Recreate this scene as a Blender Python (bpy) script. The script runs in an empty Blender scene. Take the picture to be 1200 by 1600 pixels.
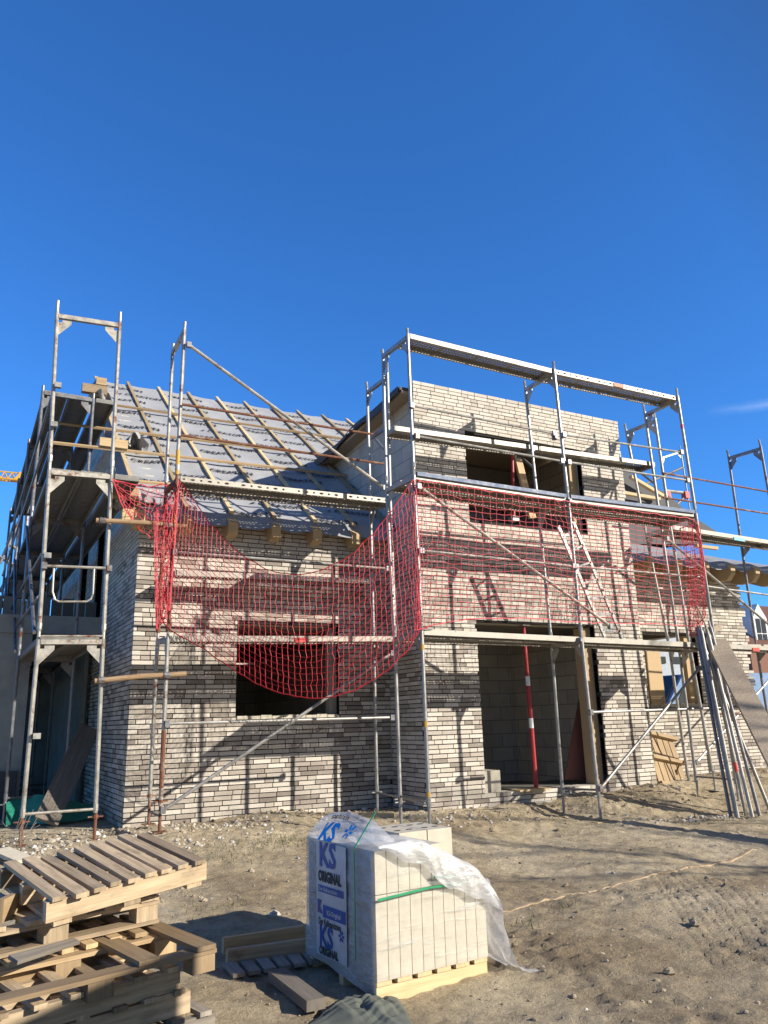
import bpy, math, random
import numpy as np
from mathutils import Vector, Matrix, noise as mn
random.seed(7)
R = math.radians
sc = bpy.context.scene
COL = sc.collection
# ------------------------------------------------------------------ camera
CAM = dict(f=1227.28, yaw=28.351, pitch=14.8784, roll=-1.5573)
CP = Vector((-4.9234, -8.2728, 1.6))
_a, _p, _r = R(CAM['yaw']), R(CAM['pitch']), R(CAM['roll'])
FWD = Vector((math.sin(_a)*math.cos(_p), math.cos(_a)*math.cos(_p), math.sin(_p)))
_rt = Vector((math.cos(_a), -math.sin(_a), 0)); _up = _rt.cross(FWD)
RGT = math.cos(_r)*_rt + math.sin(_r)*_up
UPV = -math.sin(_r)*_rt + math.cos(_r)*_up
cd = bpy.data.cameras.new('camera'); cam = bpy.data.objects.new('camera', cd); COL.objects.link(cam)
m = Matrix((RGT, UPV, -FWD)).transposed().to_4x4(); m.translation = CP
cam.matrix_world = m
cd.sensor_fit = 'VERTICAL'; cd.sensor_height = 36; cd.lens = CAM['f']/1600*36
cd.clip_start = .05; cd.clip_end = 3000
sc.camera = cam
def ray(u, v): return FWD*CAM['f'] + RGT*(u-600) - UPV*(v-800)
def at(u, v, Y): k = ray(u, v); return CP + k*((Y-CP.y)/k.y)       # point of the plane y = Y seen at a pixel of the photograph
def atx(u, v, X): k = ray(u, v); return CP + k*((X-CP.x)/k.x)
def atz(u, v, Z): k = ray(u, v); return CP + k*((Z-CP.z)/k.z)
def atp(u, v, P, N):
    k = ray(u, v); P = Vector(P); N = Vector(N); return CP + k*((P-CP).dot(N)/k.dot(N))
# ------------------------------------------------------------------ materials
def nodes(name):
    mt = bpy.data.materials.new(name); mt.use_nodes = True
    nt = mt.node_tree; return mt, nt, nt.nodes['Principled BSDF']
def N(nt, typ, **kw):
    n = nt.nodes.new(typ)
    for k, v in kw.items():
        if k in n.inputs: n.inputs[k].default_value = v
        else: setattr(n, k, v)
    return n
def ramp(nt, src, stops):
    r = nt.nodes.new('ShaderNodeValToRGB'); e = r.color_ramp.elements
    while len(e) < len(stops): e.new(.5)
    for q, (p, c) in zip(e, stops): q.position = p; q.color = (*c, 1) if len(c) == 3 else c
    nt.links.new(src, r.inputs[0]); return r.outputs[0]
def mixc(nt, f, a, b, mode='MIX'):
    n = nt.nodes.new('ShaderNodeMix'); n.data_type = 'RGBA'; n.blend_type = mode
    for i, s in ((0, f), (6, a), (7, b)):
        if hasattr(s, 'links'): nt.links.new(s, n.inputs[i])
        elif i == 0: n.inputs[0].default_value = s
        else: n.inputs[i].default_value = (*s, 1)
    return n.outputs[2]
def coords(nt, kind='Object', scale=(1, 1, 1)):
    t = nt.nodes.new('ShaderNodeTexCoord'); mp = nt.nodes.new('ShaderNodeMapping')
    mp.inputs['Scale'].default_value = scale; nt.links.new(t.outputs[kind], mp.inputs[0]); return mp.outputs[0]
def noise(nt, vec, scale, detail=4, rough=.6):
    n = N(nt, 'ShaderNodeTexNoise', Scale=scale, Detail=detail, Roughness=rough); nt.links.new(vec, n.inputs['Vector']); return n.outputs[0]
def attr(nt): n = nt.nodes.new('ShaderNodeAttribute'); n.attribute_name = 'tone'; return n.outputs['Fac']
def bump(nt, b, h, strength=.4, dist=.01):
    n = N(nt, 'ShaderNodeBump', Strength=strength, Distance=dist); nt.links.new(h, n.inputs['Height']); nt.links.new(n.outputs[0], b.inputs['Normal'])
def plain(name, col, rough=.6, metal=0, var=.15, scale=8, bmp=.2):
    mt, nt, b = nodes(name); v = coords(nt); n = noise(nt, v, scale, 6)
    c = ramp(nt, n, [(.3, tuple(x*(1-var) for x in col)), (.7, tuple(min(1, x*(1+var)) for x in col))])
    nt.links.new(c, b.inputs['Base Color']); b.inputs['Roughness'].default_value = rough; b.inputs['Metallic'].default_value = metal
    if bmp: bump(nt, b, noise(nt, v, scale*5, 4), bmp, .004)
    return mt
def wood(name, lo, hi, stain=(.1, .08, .06), stainamt=.35):
    mt, nt, b = nodes(name)
    uv = coords(nt, 'UV', (2.2, 34, 1)); n = noise(nt, uv, 1, 6, .65)
    c = ramp(nt, n, [(.3, lo), (.68, hi)])
    t = attr(nt); c = mixc(nt, 1.0, c, ramp(nt, t, [(0, (.5, .47, .44)), (.5, (.9, .88, .85)), (1, (1.18, 1.14, 1.08))]), 'MULTIPLY')
    ns = noise(nt, coords(nt, 'UV', (5, 9, 1)), 1, 5)
    f = ramp(nt, ns, [(.52, (0, 0, 0)), (.75, (stainamt,)*3)])
    c = mixc(nt, f, c, stain)
    nt.links.new(c, b.inputs['Base Color']); b.inputs['Roughness'].default_value = .75
    bump(nt, b, n, .5, .003); return mt
def steel(name, col, rust=.0, rough=.42, metal=.55, rustcol=(.16, .06, .03), paint=.0):
    mt, nt, b = nodes(name); v = coords(nt)
    n = noise(nt, v, 9, 6, .7)
    c = ramp(nt, n, [(.3, tuple(x*.72 for x in col)), (.7, tuple(min(1, x*1.18) for x in col))])
    n2 = noise(nt, v, 26, 5, .75)
    c = mixc(nt, ramp(nt, n2, [(.56, (0, 0, 0)), (.68, (.4, .4, .4))]), c, (.5, .48, .43))   # cement splashes
    if rust:
        n3 = noise(nt, v, 6, 6, .7)
        c = mixc(nt, ramp(nt, n3, [(.62-rust*.5, (0, 0, 0)), (.72-rust*.5, (.95,)*3)]), c, rustcol)
    nt.links.new(c, b.inputs['Base Color']); b.inputs['Metallic'].default_value = metal
    nt.links.new(ramp(nt, n, [(.3, (rough-.1,)*3), (.7, (rough+.15,)*3)]), b.inputs['Roughness'])
    bump(nt, b, n2, .15, .002); return mt
M = {}
def mk_brick():
    mt, nt, b = nodes('brick'); t = attr(nt); v = coords(nt)
    c = ramp(nt, t, [(0, (.22, .19, .162)), (.3, (.36, .318, .27)), (.6, (.5, .455, .39)), (1, (.66, .615, .54))])
    n = noise(nt, coords(nt, 'UV', (9, 14, 1)), 1, 5)
    c = mixc(nt, .75, c, ramp(nt, n, [(.3, (.7, .68, .67)), (.7, (1.12, 1.11, 1.09))]), 'MULTIPLY')
    n2 = noise(nt, v, 1.3, 4)
    c = mixc(nt, .6, c, ramp(nt, n2, [(.3, (.86, .85, .84)), (.65, (1.04, 1.03, 1.02))]), 'MULTIPLY')
    n3 = noise(nt, v, 2.6, 7, .7); c = mixc(nt, ramp(nt, n3, [(.54, (0, 0, 0)), (.7, (.45, .45, .45))]), c, (.58, .55, .5))     # lime bloom and mortar haze
    nt.links.new(c, b.inputs['Base Color']); b.inputs['Roughness'].default_value = .8
    bump(nt, b, noise(nt, v, 90, 5), .35, .004); return mt
M['brick'] = mk_brick()
M['mortar'] = plain('mortar', (.022, .02, .019), .95)
def mk_block():
    mt, nt, b = nodes('sandlime_block_wall'); t = nt.nodes.new('ShaderNodeTexCoord')
    g = nt.nodes.new('ShaderNodeSeparateXYZ'); nt.links.new(t.outputs['Object'], g.inputs[0])
    ad = N(nt, 'ShaderNodeMath', operation='ADD'); nt.links.new(g.outputs[0], ad.inputs[0]); nt.links.new(g.outputs[1], ad.inputs[1])
    cb = nt.nodes.new('ShaderNodeCombineXYZ'); nt.links.new(ad.outputs[0], cb.inputs[0]); nt.links.new(g.outputs[2], cb.inputs[1])
    br = N(nt, 'ShaderNodeTexBrick', Scale=1.0); br.inputs['Brick Width'].default_value = .5; br.inputs['Row Height'].default_value = .25
    br.inputs['Mortar Size'].default_value = .007; br.inputs['Color1'].default_value = (.62, .57, .48, 1); br.inputs['Color2'].default_value = (.5, .46, .39, 1); br.inputs['Mortar'].default_value = (.26, .25, .24, 1)
    nt.links.new(cb.outputs[0], br.inputs['Vector'])
    n = noise(nt, t.outputs['Object'], 2.5, 6)
    c = mixc(nt, .8, br.outputs['Color'], ramp(nt, n, [(.3, (.75, .74, .72)), (.7, (1.05, 1.05, 1.04))]), 'MULTIPLY')
    nt.links.new(c, b.inputs['Base Color']); b.inputs['Roughness'].default_value = .9
    bump(nt, b, br.outputs['Fac'], -.4, .01); return mt
M['blockwall'] = mk_block()
M['block'] = plain('sandlime_block', (.52, .475, .38), .9, var=.1, scale=14)
M['blockhole'] = plain('block_hole', (.05, .045, .04), .9)
M['concrete'] = plain('concrete', (.3, .31, .29), .9, var=.22, scale=2.2)
M['slab'] = plain('screed', (.16, .15, .13), .9)
M['wood_new'] = wood('wood_new', (.42, .29, .15), (.62, .47, .28), stainamt=.12)
M['wood_mid'] = wood('wood_mid', (.31, .215, .115), (.5, .37, .22), stainamt=.35)
M['wood_pale'] = wood('wood_pale', (.5, .375, .2), (.7, .55, .33), stainamt=.2)
M['wood_old'] = wood('wood_old', (.3, .225, .14), (.58, .46, .31), stainamt=.6)
M['wood_grey'] = wood('wood_grey', (.22, .195, .165), (.42, .38, .32), stainamt=.4)
M['wood_red'] = wood('wood_red', (.2, .07, .05), (.34, .15, .11))
M['steel'] = steel('galvanised_steel', (.34, .33, .31), .06)
M['steel_worn'] = steel('worn_steel', (.42, .395, .345), .14)
M['deck_steel'] = steel('deck_steel', (.36, .335, .29), .06, .5, .35)
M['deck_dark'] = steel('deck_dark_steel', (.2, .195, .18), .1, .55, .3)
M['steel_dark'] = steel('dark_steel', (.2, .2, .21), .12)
M['steel_rust'] = steel('rusty_steel', (.3, .2, .15), .5, .7, .2)
M['rustwood'] = wood('round_pole', (.3, .19, .1), (.46, .32, .19), (.14, .05, .02), .6)
M['red_paint'] = plain('red_paint', (.36, .025, .03), .5)
M['red_mark'] = plain('red_mark', (.6, .05, .04), .5)
M['orange_mark'] = plain('orange_mark', (.55, .2, .1), .6)
M['cyan_mark'] = plain('cyan_mark', (.2, .5, .6), .6)
M['white_paint'] = plain('white_paint', (.75, .75, .73), .5)
M['yellow_paint'] = plain('yellow_paint', (.55, .3, .02), .5)
M['blue_strip'] = steel('blue_edge_strip', (.055, .1, .2), 0, .5, .0)  # even blue for the strip on the middle deck's front edge
def mk_mem():
    mt, nt, b = nodes('roof_membrane'); v = coords(nt)
    n = noise(nt, v, 1.6, 5); c = ramp(nt, n, [(.3, (.3, .304, .315)), (.7, (.38, .384, .395))])
    nt.links.new(c, b.inputs['Base Color']); b.inputs['Roughness'].default_value = .62
    bump(nt, b, noise(nt, coords(nt, 'Object', (1, 1, 3)), 7, 5), .5, .02); return mt
M['membrane'] = mk_mem()
M['membrane_dark'] = plain('dark_membrane', (.06, .06, .065), .7)
M['ink'] = plain('ink', (.03, .03, .035), .7, bmp=0)
M['net'] = plain('net_rope', (.46, .011, .03), .6, var=.2, bmp=0)
M['ply'] = wood('site_fence_board', (.24, .19, .15), (.36, .31, .26))
M['green'] = plain('green_sheet', (.03, .26, .17), .45)
M['tarp'] = plain('canvas_tarp', (.11, .12, .1), .85, scale=20)
M['roof_tile'] = plain('roof_tile', (.13, .055, .04), .8, scale=4)
M['render_white'] = plain('white_render', (.72, .72, .7), .8)
M['render_grey'] = plain('grey_render', (.36, .4, .45), .8)
M['facebrick'] = plain('red_brick', (.2, .1, .07), .85)
M['glass'] = plain('glass', (.03, .04, .05), .08, bmp=0)
M['car_paint'] = plain('car_paint', (.2, .3, .48), .25, bmp=0)
M['rubber'] = plain('rubber', (.02, .02, .02), .8)
M['chip'] = plain('chip_board', (.36, .29, .21), .85, var=.4, scale=60)
M['strap'] = plain('green_strap', (.03, .3, .13), .4)
M['print_blue'] = plain('print_blue', (.006, .07, .3), .45, bmp=0)  # print blue deepened to include the shade of the left face
M['print_cyan'] = plain('print_cyan', (.0, .33, .72), .45, bmp=0)
M['print_violet'] = plain('print_violet', (.09, .06, .26), .45, bmp=0)
M['print_white'] = plain('print_white', (.5, .5, .51), .35, bmp=0)  # white print greyed to stand for shade on the left face
def mk_film(name, lo, hi, col=(.82, .83, .85), sss=.35, st=(1, 1, 2.2), rp=(.35, .7)):
    mt, nt, b = nodes(name); v = coords(nt)
    nt.nodes.remove(b); out = nt.nodes['Material Output']
    n = noise(nt, coords(nt, 'Object', st), 5, 6, .65)
    bm = N(nt, 'ShaderNodeBump', Strength=.9, Distance=.03); nt.links.new(n, bm.inputs['Height'])
    tr = nt.nodes.new('ShaderNodeBsdfTransparent')
    df = N(nt, 'ShaderNodeBsdfDiffuse'); df.inputs[0].default_value = (*col, 1)
    tl = N(nt, 'ShaderNodeBsdfTranslucent'); tl.inputs[0].default_value = (*col, 1)
    gl = N(nt, 'ShaderNodeBsdfGlossy', Roughness=.18)
    for q in (df, tl, gl): nt.links.new(bm.outputs[0], q.inputs['Normal'])
    m1 = N(nt, 'ShaderNodeMixShader'); m1.inputs[0].default_value = sss; nt.links.new(df.outputs[0], m1.inputs[1]); nt.links.new(tl.outputs[0], m1.inputs[2])
    m2 = N(nt, 'ShaderNodeMixShader'); m2.inputs[0].default_value = .14; nt.links.new(m1.outputs[0], m2.inputs[1]); nt.links.new(gl.outputs[0], m2.inputs[2])
    m3 = nt.nodes.new('ShaderNodeMixShader'); nt.links.new(ramp(nt, n, [(rp[0], (lo,)*3), (rp[1], (hi,)*3)]), m3.inputs[0])
    nt.links.new(tr.outputs[0], m3.inputs[1]); nt.links.new(m2.outputs[0], m3.inputs[2]); nt.links.new(m3.outputs[0], out.inputs[0]); return mt
M['film'] = mk_film('clear_film', .1, .62, (.82, .82, .8), .35, (.4, .4, 6), (.53, .74))
M['film_left'] = mk_film('shade_toned_film', .5, .85, (.5, .5, .5), .12)  # left wrap film greyed so its colour carries that side's shade
M['film_milky'] = mk_film('milky_film', .42, .85)
def mk_soil():
    mt, nt, b = nodes('soil'); v = coords(nt)
    n1 = noise(nt, v, .55, 6, .62); n2 = noise(nt, v, 5, 8, .72); n3 = noise(nt, v, 45, 6, .75)
    c = ramp(nt, n1, [(.36, (.36, .28, .175)), (.5, (.51, .418, .28)), (.66, (.62, .525, .37))])
    c = mixc(nt, .85, c, ramp(nt, n2, [(.3, (.48, .45, .42)), (.5, (.95, .95, .94)), (.72, (1.25, 1.25, 1.22))]), 'MULTIPLY')
    c = mixc(nt, .8, c, ramp(nt, n3, [(.3, (.62, .6, .58)), (.7, (1.22, 1.22, 1.2))]), 'MULTIPLY')
    t = attr(nt); c = mixc(nt, t, c, (.14, .105, .07))      # damp churned soil
    nt.links.new(c, b.inputs['Base Color']); b.inputs['Roughness'].default_value = .95
    ad = N(nt, 'ShaderNodeMath', operation='MULTIPLY_ADD'); nt.links.new(n2, ad.inputs[0]); ad.inputs[1].default_value = 1.6; nt.links.new(n3, ad.inputs[2])
    bump(nt, b, ad.outputs[0], 1.0, .022); return mt
M['soil'] = mk_soil()
def mk_stone():
    mt, nt, b = nodes('rubble'); t = attr(nt)
    c = ramp(nt, t, [(0, (.2, .155, .1)), (.55, (.4, .335, .24)), (.9, (.5, .47, .42)), (1, (.65, .63, .58))])
    nt.links.new(c, b.inputs['Base Color']); b.inputs['Roughness'].default_value = .95; return mt
M['stone'] = mk_stone()
def mk_grass():
    mt, nt, b = nodes('grass'); t = attr(nt)
    nt.links.new(ramp(nt, t, [(0, (.07, .085, .025)), (.6, (.14, .14, .05)), (1, (.3, .25, .12))]), b.inputs['Base Color']); b.inputs['Roughness'].default_value = .8; return mt
M['grass'] = mk_grass()
# ------------------------------------------------------------------ mesh builder
class MB:
    def __init__(s): s.v = []; s.f = []; s.t = []; s.uv = []
    def face(s, idx, tone=.5, uv=None): s.f.append(tuple(idx)); s.t.append(tone); s.uv.append(uv)
    def add(s, pts, faces, tone=.5, uvs=None):
        o = len(s.v); s.v += [tuple(p) for p in pts]
        for i, f in enumerate(faces): s.face([o+k for k in f], tone, uvs[i] if uvs else None)
    def bar(s, p0, p1, w, h, up=(0, 0, 1), tone=None, skip=(), taper=1):
        p0 = Vector(p0); p1 = Vector(p1); a = p1-p0; L = a.length; a = a/L
        u = Vector(up); sd = a.cross(u)
        if sd.length < 1e-4: u = Vector((0, 1, 0)); sd = a.cross(u)
        sd.normalize(); u = sd.cross(a)
        if tone is None: tone = random.random()
        o = random.random()*9
        P = []
        for e, q in ((p0, 1), (p1, taper)):
            for x, y in ((-1, -1), (1, -1), (1, 1), (-1, 1)): P.append(e+sd*(x*w/2*q)+u*(y*h/2*q))
        F = [(0, 1, 2, 3), (7, 6, 5, 4), (0, 4, 5, 1), (1, 5, 6, 2), (2, 6, 7, 3), (3, 7, 4, 0)]
        uv = [[(o, 0), (o, w), (o+h, w), (o+h, 0)]]*2 + [[(o, o+k), (o+L, o+k), (o+L, o+k+d), (o, o+k+d)] for k, d in ((0, w), (1, h), (2, w), (3, h))]
        keep = [i for i in range(6) if i not in skip]
        s.add(P, [F[i] for i in keep], tone, [uv[i] for i in keep]); return s
    def box(s, a, b, tone=.5, skip=()):
        x0, y0, z0 = a; x1, y1, z1 = b
        P = [(x0, y0, z0), (x1, y0, z0), (x1, y1, z0), (x0, y1, z0), (x0, y0, z1), (x1, y0, z1), (x1, y1, z1), (x0, y1, z1)]
        F = [(3, 2, 1, 0), (4, 5, 6, 7), (0, 1, 5, 4), (1, 2, 6, 5), (2, 3, 7, 6), (3, 0, 4, 7)]
        s.add(P, [F[i] for i in range(6) if i not in skip], tone); return s
    def tube(s, pts, r, n=8, tone=.5, cap=True, r1=None):
        pts = [Vector(p) for p in pts]; rings = []
        for i, p in enumerate(pts):
            d = (pts[min(i+1, len(pts)-1)]-pts[max(i-1, 0)]).normalized()
            x = d.cross(Vector((0, 0, 1)) if abs(d.z) < .9 else Vector((0, 1, 0))).normalized(); y = d.cross(x)
            rr = r if r1 is None else r+(r1-r)*i/(len(pts)-1)
            rings.append([p+x*(rr*math.cos(2*math.pi*k/n))+y*(rr*math.sin(2*math.pi*k/n)) for k in range(n)])
        P = [q for g in rings for q in g]; F = []
        for i in range(len(pts)-1):
            for k in range(n): F.append((i*n+k, (i+1)*n+k, (i+1)*n+(k+1) % n, i*n+(k+1) % n))
        if cap: F.append(tuple(range(n))); F.append(tuple(reversed(range((len(pts)-1)*n, len(pts)*n))))
        uv = []
        for i in range(len(pts)-1):
            for k in range(n): uv.append([(i*.5, k/n*.2), (i*.5+.5, k/n*.2), (i*.5+.5, (k+1)/n*.2), (i*.5, (k+1)/n*.2)])
        if cap: uv += [None, None]
        s.add(P, F, tone, uv); return s
    def prism(s, poly, d, tone=.5):          # polygon (3D points) extruded by vector d
        poly = [Vector(p) for p in poly]; d = Vector(d); n = len(poly)
        P = poly+[p+d for p in poly]
        F = [tuple(range(n)), tuple(reversed(range(n, 2*n)))]+[(i+n, (i+1) % n+n, (i+1) % n, i) for i in range(n)]
        s.add(P, F, tone); return s
    def grid(s, fn, nu, nv, tone=.5, double=None):
        P = [fn(i/nu, j/nv) for j in range(nv+1) for i in range(nu+1)]
        F = [(j*(nu+1)+i, j*(nu+1)+i+1, (j+1)*(nu+1)+i+1, (j+1)*(nu+1)+i) for j in range(nv) for i in range(nu)]
        s.add(P, F, tone); return s
OFF = {}
MESHN = 0
def mesh_of(mb, name, mat, off=Vector((0, 0, 0)), smooth=False):
    me = bpy.data.meshes.new(name)
    v = np.array(mb.v, dtype=np.float64).reshape(-1, 3)-np.array(off)
    me.from_pydata(v.tolist(), [], mb.f); 
    a = me.attributes.new('tone', 'FLOAT', 'FACE'); a.data.foreach_set('value', mb.t)
    ul = me.uv_layers.new(name='UVMap'); arr = np.zeros((len(me.loops), 2), np.float32); k = 0
    for f, uv in zip(mb.f, mb.uv):
        if uv: arr[k:k+len(f)] = uv
        k += len(f)
    ul.data.foreach_set('uv', arr.ravel())
    me.materials.append(M[mat])
    if smooth: me.polygons.foreach_set('use_smooth', [True]*len(me.polygons))
    return me
def thing(name, label, cat, loc=(0, 0, 0), group=None):
    o = bpy.data.objects.new(name, None); COL.objects.link(o); o.location = loc; o.empty_display_size = .1
    o['label'] = label; o['category'] = cat
    if group: o['group'] = group
    OFF[o] = Vector(loc); return o
def part(mb, name, mat, parent, label=None, smooth=False):
    off = OFF[parent]; o = bpy.data.objects.new(name, mesh_of(mb, name, mat, off, smooth)); COL.objects.link(o)
    o.parent = parent; OFF[o] = off
    if label: o['label'] = label
    return o
def solo(mb, name, mat, label, cat, group=None, smooth=False, kind=None):
    v = np.array(mb.v); loc = Vector(((v[:, 0].min()+v[:, 0].max())/2, (v[:, 1].min()+v[:, 1].max())/2, v[:, 2].min()))
    if kind == 'structure': loc = Vector((0, 0, 0))
    o = bpy.data.objects.new(name, mesh_of(mb, name, mat, loc, smooth)); COL.objects.link(o); o.location = loc
    if label: o['label'] = label
    if cat: o['category'] = cat
    if group: o['group'] = group
    if kind: o['kind'] = kind
    OFF[o] = loc; return o
def inst(me, name, parent, mat4, label=None):
    o = bpy.data.objects.new(name, me); COL.objects.link(o); o.parent = parent
    o.matrix_local = Matrix.Translation(-OFF[parent]) @ mat4; OFF[o] = OFF[parent]
    if label: o['label'] = label
    return o
def text_mesh(s, size=1.0, bold=.0, shear=0):
    c = bpy.data.curves.new('lettering', 'FONT'); c.body = s; c.size = size; c.offset = bold; c.shear = shear; c.resolution_u = 2
    o = bpy.data.objects.new('lettering', c); COL.objects.link(o)
    me = bpy.data.meshes.new_from_object(o.evaluated_get(bpy.context.evaluated_depsgraph_get()))
    v = [tuple(q.co) for q in me.vertices]; f = [tuple(p.vertices) for p in me.polygons]
    bpy.data.objects.remove(o); bpy.data.curves.remove(c); bpy.data.meshes.remove(me)
    w = max(p[0] for p in v); return v, f, w
def put_text(mb, tx, fn):                     # fn maps the flat letter plane to 3D
    v, f, w = tx; mb.add([fn(x, y) for x, y, z in v], f, .5)
# ------------------------------------------------------------------ ground
SUN_AZ = (math.sin(R(39.6)), -math.cos(R(39.6)))
ctrl = [(0, 0, .33), (.05, .73, .33), (2.6, 0, .25), (2.6, .73, .27), (5.25, .73, .3), (-2.75, 1.2, .46), (-2.71, 1.93, .44), (-4.18, 1.33, .42), (-3.43, 1.33, .43),
        (-2.9, 2.2, .37), (-1, 2.1, .47), (.4, 2.1, .38), (.8, 1.1, .44), (2.2, 1.1, .47), (3.5, 1.1, .52), (4.9, 1.1, .6), (6, 2, .55), (8.7, 2.0, .55), (5.4, 1.6, .5),
        (-2.6, -3.9, .07), (-2, -3.3, .08), (-3.6, -3.9, .1), (-4.5, -3.5, .12), (-4.9, -8.2, 0), (-1, -5, .08), (2, -3, .12), (4.5, -.6, .2), (6, -2, .15), (-3.5, -1, .22), (-1.5, -1.5, .18), (0, -2, .15),
        (-4, 5, .4), (-8, 3, .4), (12, 0, .3), (9, -6, .1), (0, -9, 0), (-9, -6, .1), (14, 8, .3), (0, 14, .4), (-9, 14, .4), (1.2, -.6, .2), (3.6, -.3, .22)]
CA = np.array(ctrl)
def gz(x, y):
    d = (CA[:, 0]-x)**2+(CA[:, 1]-y)**2+.12; w = d**-1.25
    z = float((w*CA[:, 2]).sum()/w.sum())
    r = math.hypot(x, y); 
    if r > 18: k = min(1, (r-18)/20); z = z*(1-k)+.3*k
    return z
TR = []
for (u0, v0, u1, v1) in ((1030, 1368, 1180, 1545), (1110, 1380, 1260, 1535)):   # wheel ruts
    TR.append((atz(u0, v0, .12), atz(u1, v1, .1)))
def ground_h(x, y):
    z = gz(x, y); t = 0
    fine = -6.5 < x < 8 and -7 < y < 3
    if fine:
        z += .022*mn.noise((x*1.3, y*1.3, 0))+.014*mn.noise((x*4, y*4, 3))
        q = mn.noise((x*.9+7, y*.9, 5))
        churn = max(0, min(1, (q+.12)*2.6))*max(0, min(1, 1-abs((y+3.9)/1.5)))*max(0, min(1, (x+2.4)/.5))*max(0, min(1, (2.6-x)/1))
        rough = .013+.035*churn
        near = max(0, 1-abs(y-.9)/1.6); rough += .012*near
        z += rough*(mn.noise((x*11, y*11, 1))+.6*abs(mn.noise((x*25, y*25, 2)))*1.3)
        t = churn*.95*max(0, min(1, .7+1.2*mn.noise((x*6, y*6, 9))))
        for a, b in TR:
            d = (b-a); L = d.xy.length; e = d.xy/L; s = (Vector((x, y))-a.xy).dot(e); w = (Vector((x, y))-a.xy).dot(Vector((-e.y, e.x)))
            if 0 < s < L and abs(w) < .17 and mn.noise((x*2.2, y*2.2, 21))+min(s, L-s)*1.2 > .05:
                lug = 1 if ((s+abs(w)*.8) % .075) < .035 else 0
                tr_ = abs(math.sin(w*math.pi/.07)); z += -.014+.014*tr_+.006*lug; t = max(t, .45*(1-tr_))
    return z, t
def axis(a, b, st, far):
    c = list(np.arange(a, b, st)); lo = []; hi = []; s = st; p = a
    while p > -far: s *= 1.35; p -= s; lo.append(p)
    s = st; p = b
    while p < far: s *= 1.35; hi.append(p); p += s
    return lo[::-1]+c+hi
GX = axis(-5.2, 5.6, .032, 900); GY = axis(-5.6, 2.6, .032, 900)
gm = MB()
HT = [ground_h(x, y) for y in GY for x in GX]
nx = len(GX)
gm.v = [(x, y, HT[j*nx+i][0]) for j, y in enumerate(GY) for i, x in enumerate(GX)]
for j in range(len(GY)-1):
    for i in range(nx-1): gm.f.append((j*nx+i, j*nx+i+1, (j+1)*nx+i+1, (j+1)*nx+i))
gm.t = [HT[f[0]][1] for f in gm.f]; gm.uv = [None]*len(gm.f)
ground = solo(gm, 'ground', 'soil', None, None, smooth=True, kind='structure')
# ------------------------------------------------------------------ brick helper
BRH = .0625
def brick_face(mb, o, u, n, u0, u1, z0, z1, openings=(), ztop=None, jag=0, seed=1):
    rnd = random.Random(seed); o = Vector(o); u = Vector(u); n = Vector(n)
    rows = int(round((z1-z0)/BRH))
    for k in range(rows):
        za = z0+k*BRH; zb = za+BRH-.0125
        x = u0-rnd.random()*.25; first = True
        e1 = u1-(rnd.choice((0, .06, .125)) if jag else 0)
        cuts = [(a, b) for a, b, c, d in openings if c < zb-.01 and d > za+.01]
        while x < e1:
            w = .24 if rnd.random() < .74 else .115
            segs = [(max(x, u0), min(x+w, e1))]
            for a, b in cuts:
                ns = []
                for p, q in segs:
                    if q <= a or p >= b: ns.append((p, q)); continue
                    if p < a: ns.append((p, a))
                    if q > b: ns.append((b, q))
                segs = ns
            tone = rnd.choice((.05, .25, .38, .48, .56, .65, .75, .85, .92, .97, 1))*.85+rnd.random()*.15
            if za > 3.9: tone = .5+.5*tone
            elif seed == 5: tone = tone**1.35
            for p, q in segs:
                if q-p < .02: continue
                if ztop and zb > ztop((p+q)/2): continue
                f = rnd.uniform(-.0025, .0025); dz = rnd.uniform(-.001, .001)
                A = o+u*p+n*f; B = o+u*q+n*(f+rnd.uniform(-.0015, .0015)); D = -n*.1
                P = [A+Vector((0, 0, za+dz)), B+Vector((0, 0, za+dz)), B+Vector((0, 0, zb+dz)), A+Vector((0, 0, zb+dz))]
                P += [q_+D for q_ in P]
                r0 = rnd.random()*20
                mb.add(P, [(0, 1, 2, 3), (3, 2, 6, 7), (1, 0, 4, 5), (0, 3, 7, 4), (2, 1, 5, 6)], tone, [[(r0, 0), (r0+(q-p)*4, 0), (r0+(q-p)*4, .25), (r0, .25)]]*5)
            x += w+.011
def slab(mb, o, u, n, u0, u1, z0, z1, d0, d1, openings=(), ztop=None):     # wall leaf with openings, depth d0..d1 behind the face
    o = Vector(o); u = Vector(u); n = Vector(n)
    us = sorted({u0, u1, *[min(max(a, u0), u1) for q in openings for a in q[:2]]})
    if ztop:
        k = np.arange(u0, u1, .25).tolist(); us = sorted(set(us+k))
    for a, b in zip(us, us[1:]):
        if b-a < 1e-4: continue
        mid = (a+b)/2; top = min(z1, ztop(mid)) if ztop else z1
        hs = sorted([(c, d) for p, q, c, d in openings if p <= mid <= q]); z = z0; runs = []
        for c, d in hs:
            if c > z: runs.append((z, c))
            z = max(z, d)
        if z < top: runs.append((z, top))
        for c, d in runs:
            d = min(d, top)
            if d <= c: continue
            P = [o+u*x-n*e+Vector((0, 0, zz)) for e in (d0, d1) for x, zz in ((a, c), (b, c), (b, d), (a, d))]
            mb.add(P, [(0, 1, 2, 3), (7, 6, 5, 4), (3, 2, 6, 7), (1, 0, 4, 5), (0, 3, 7, 4), (2, 1, 5, 6)])
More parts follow.
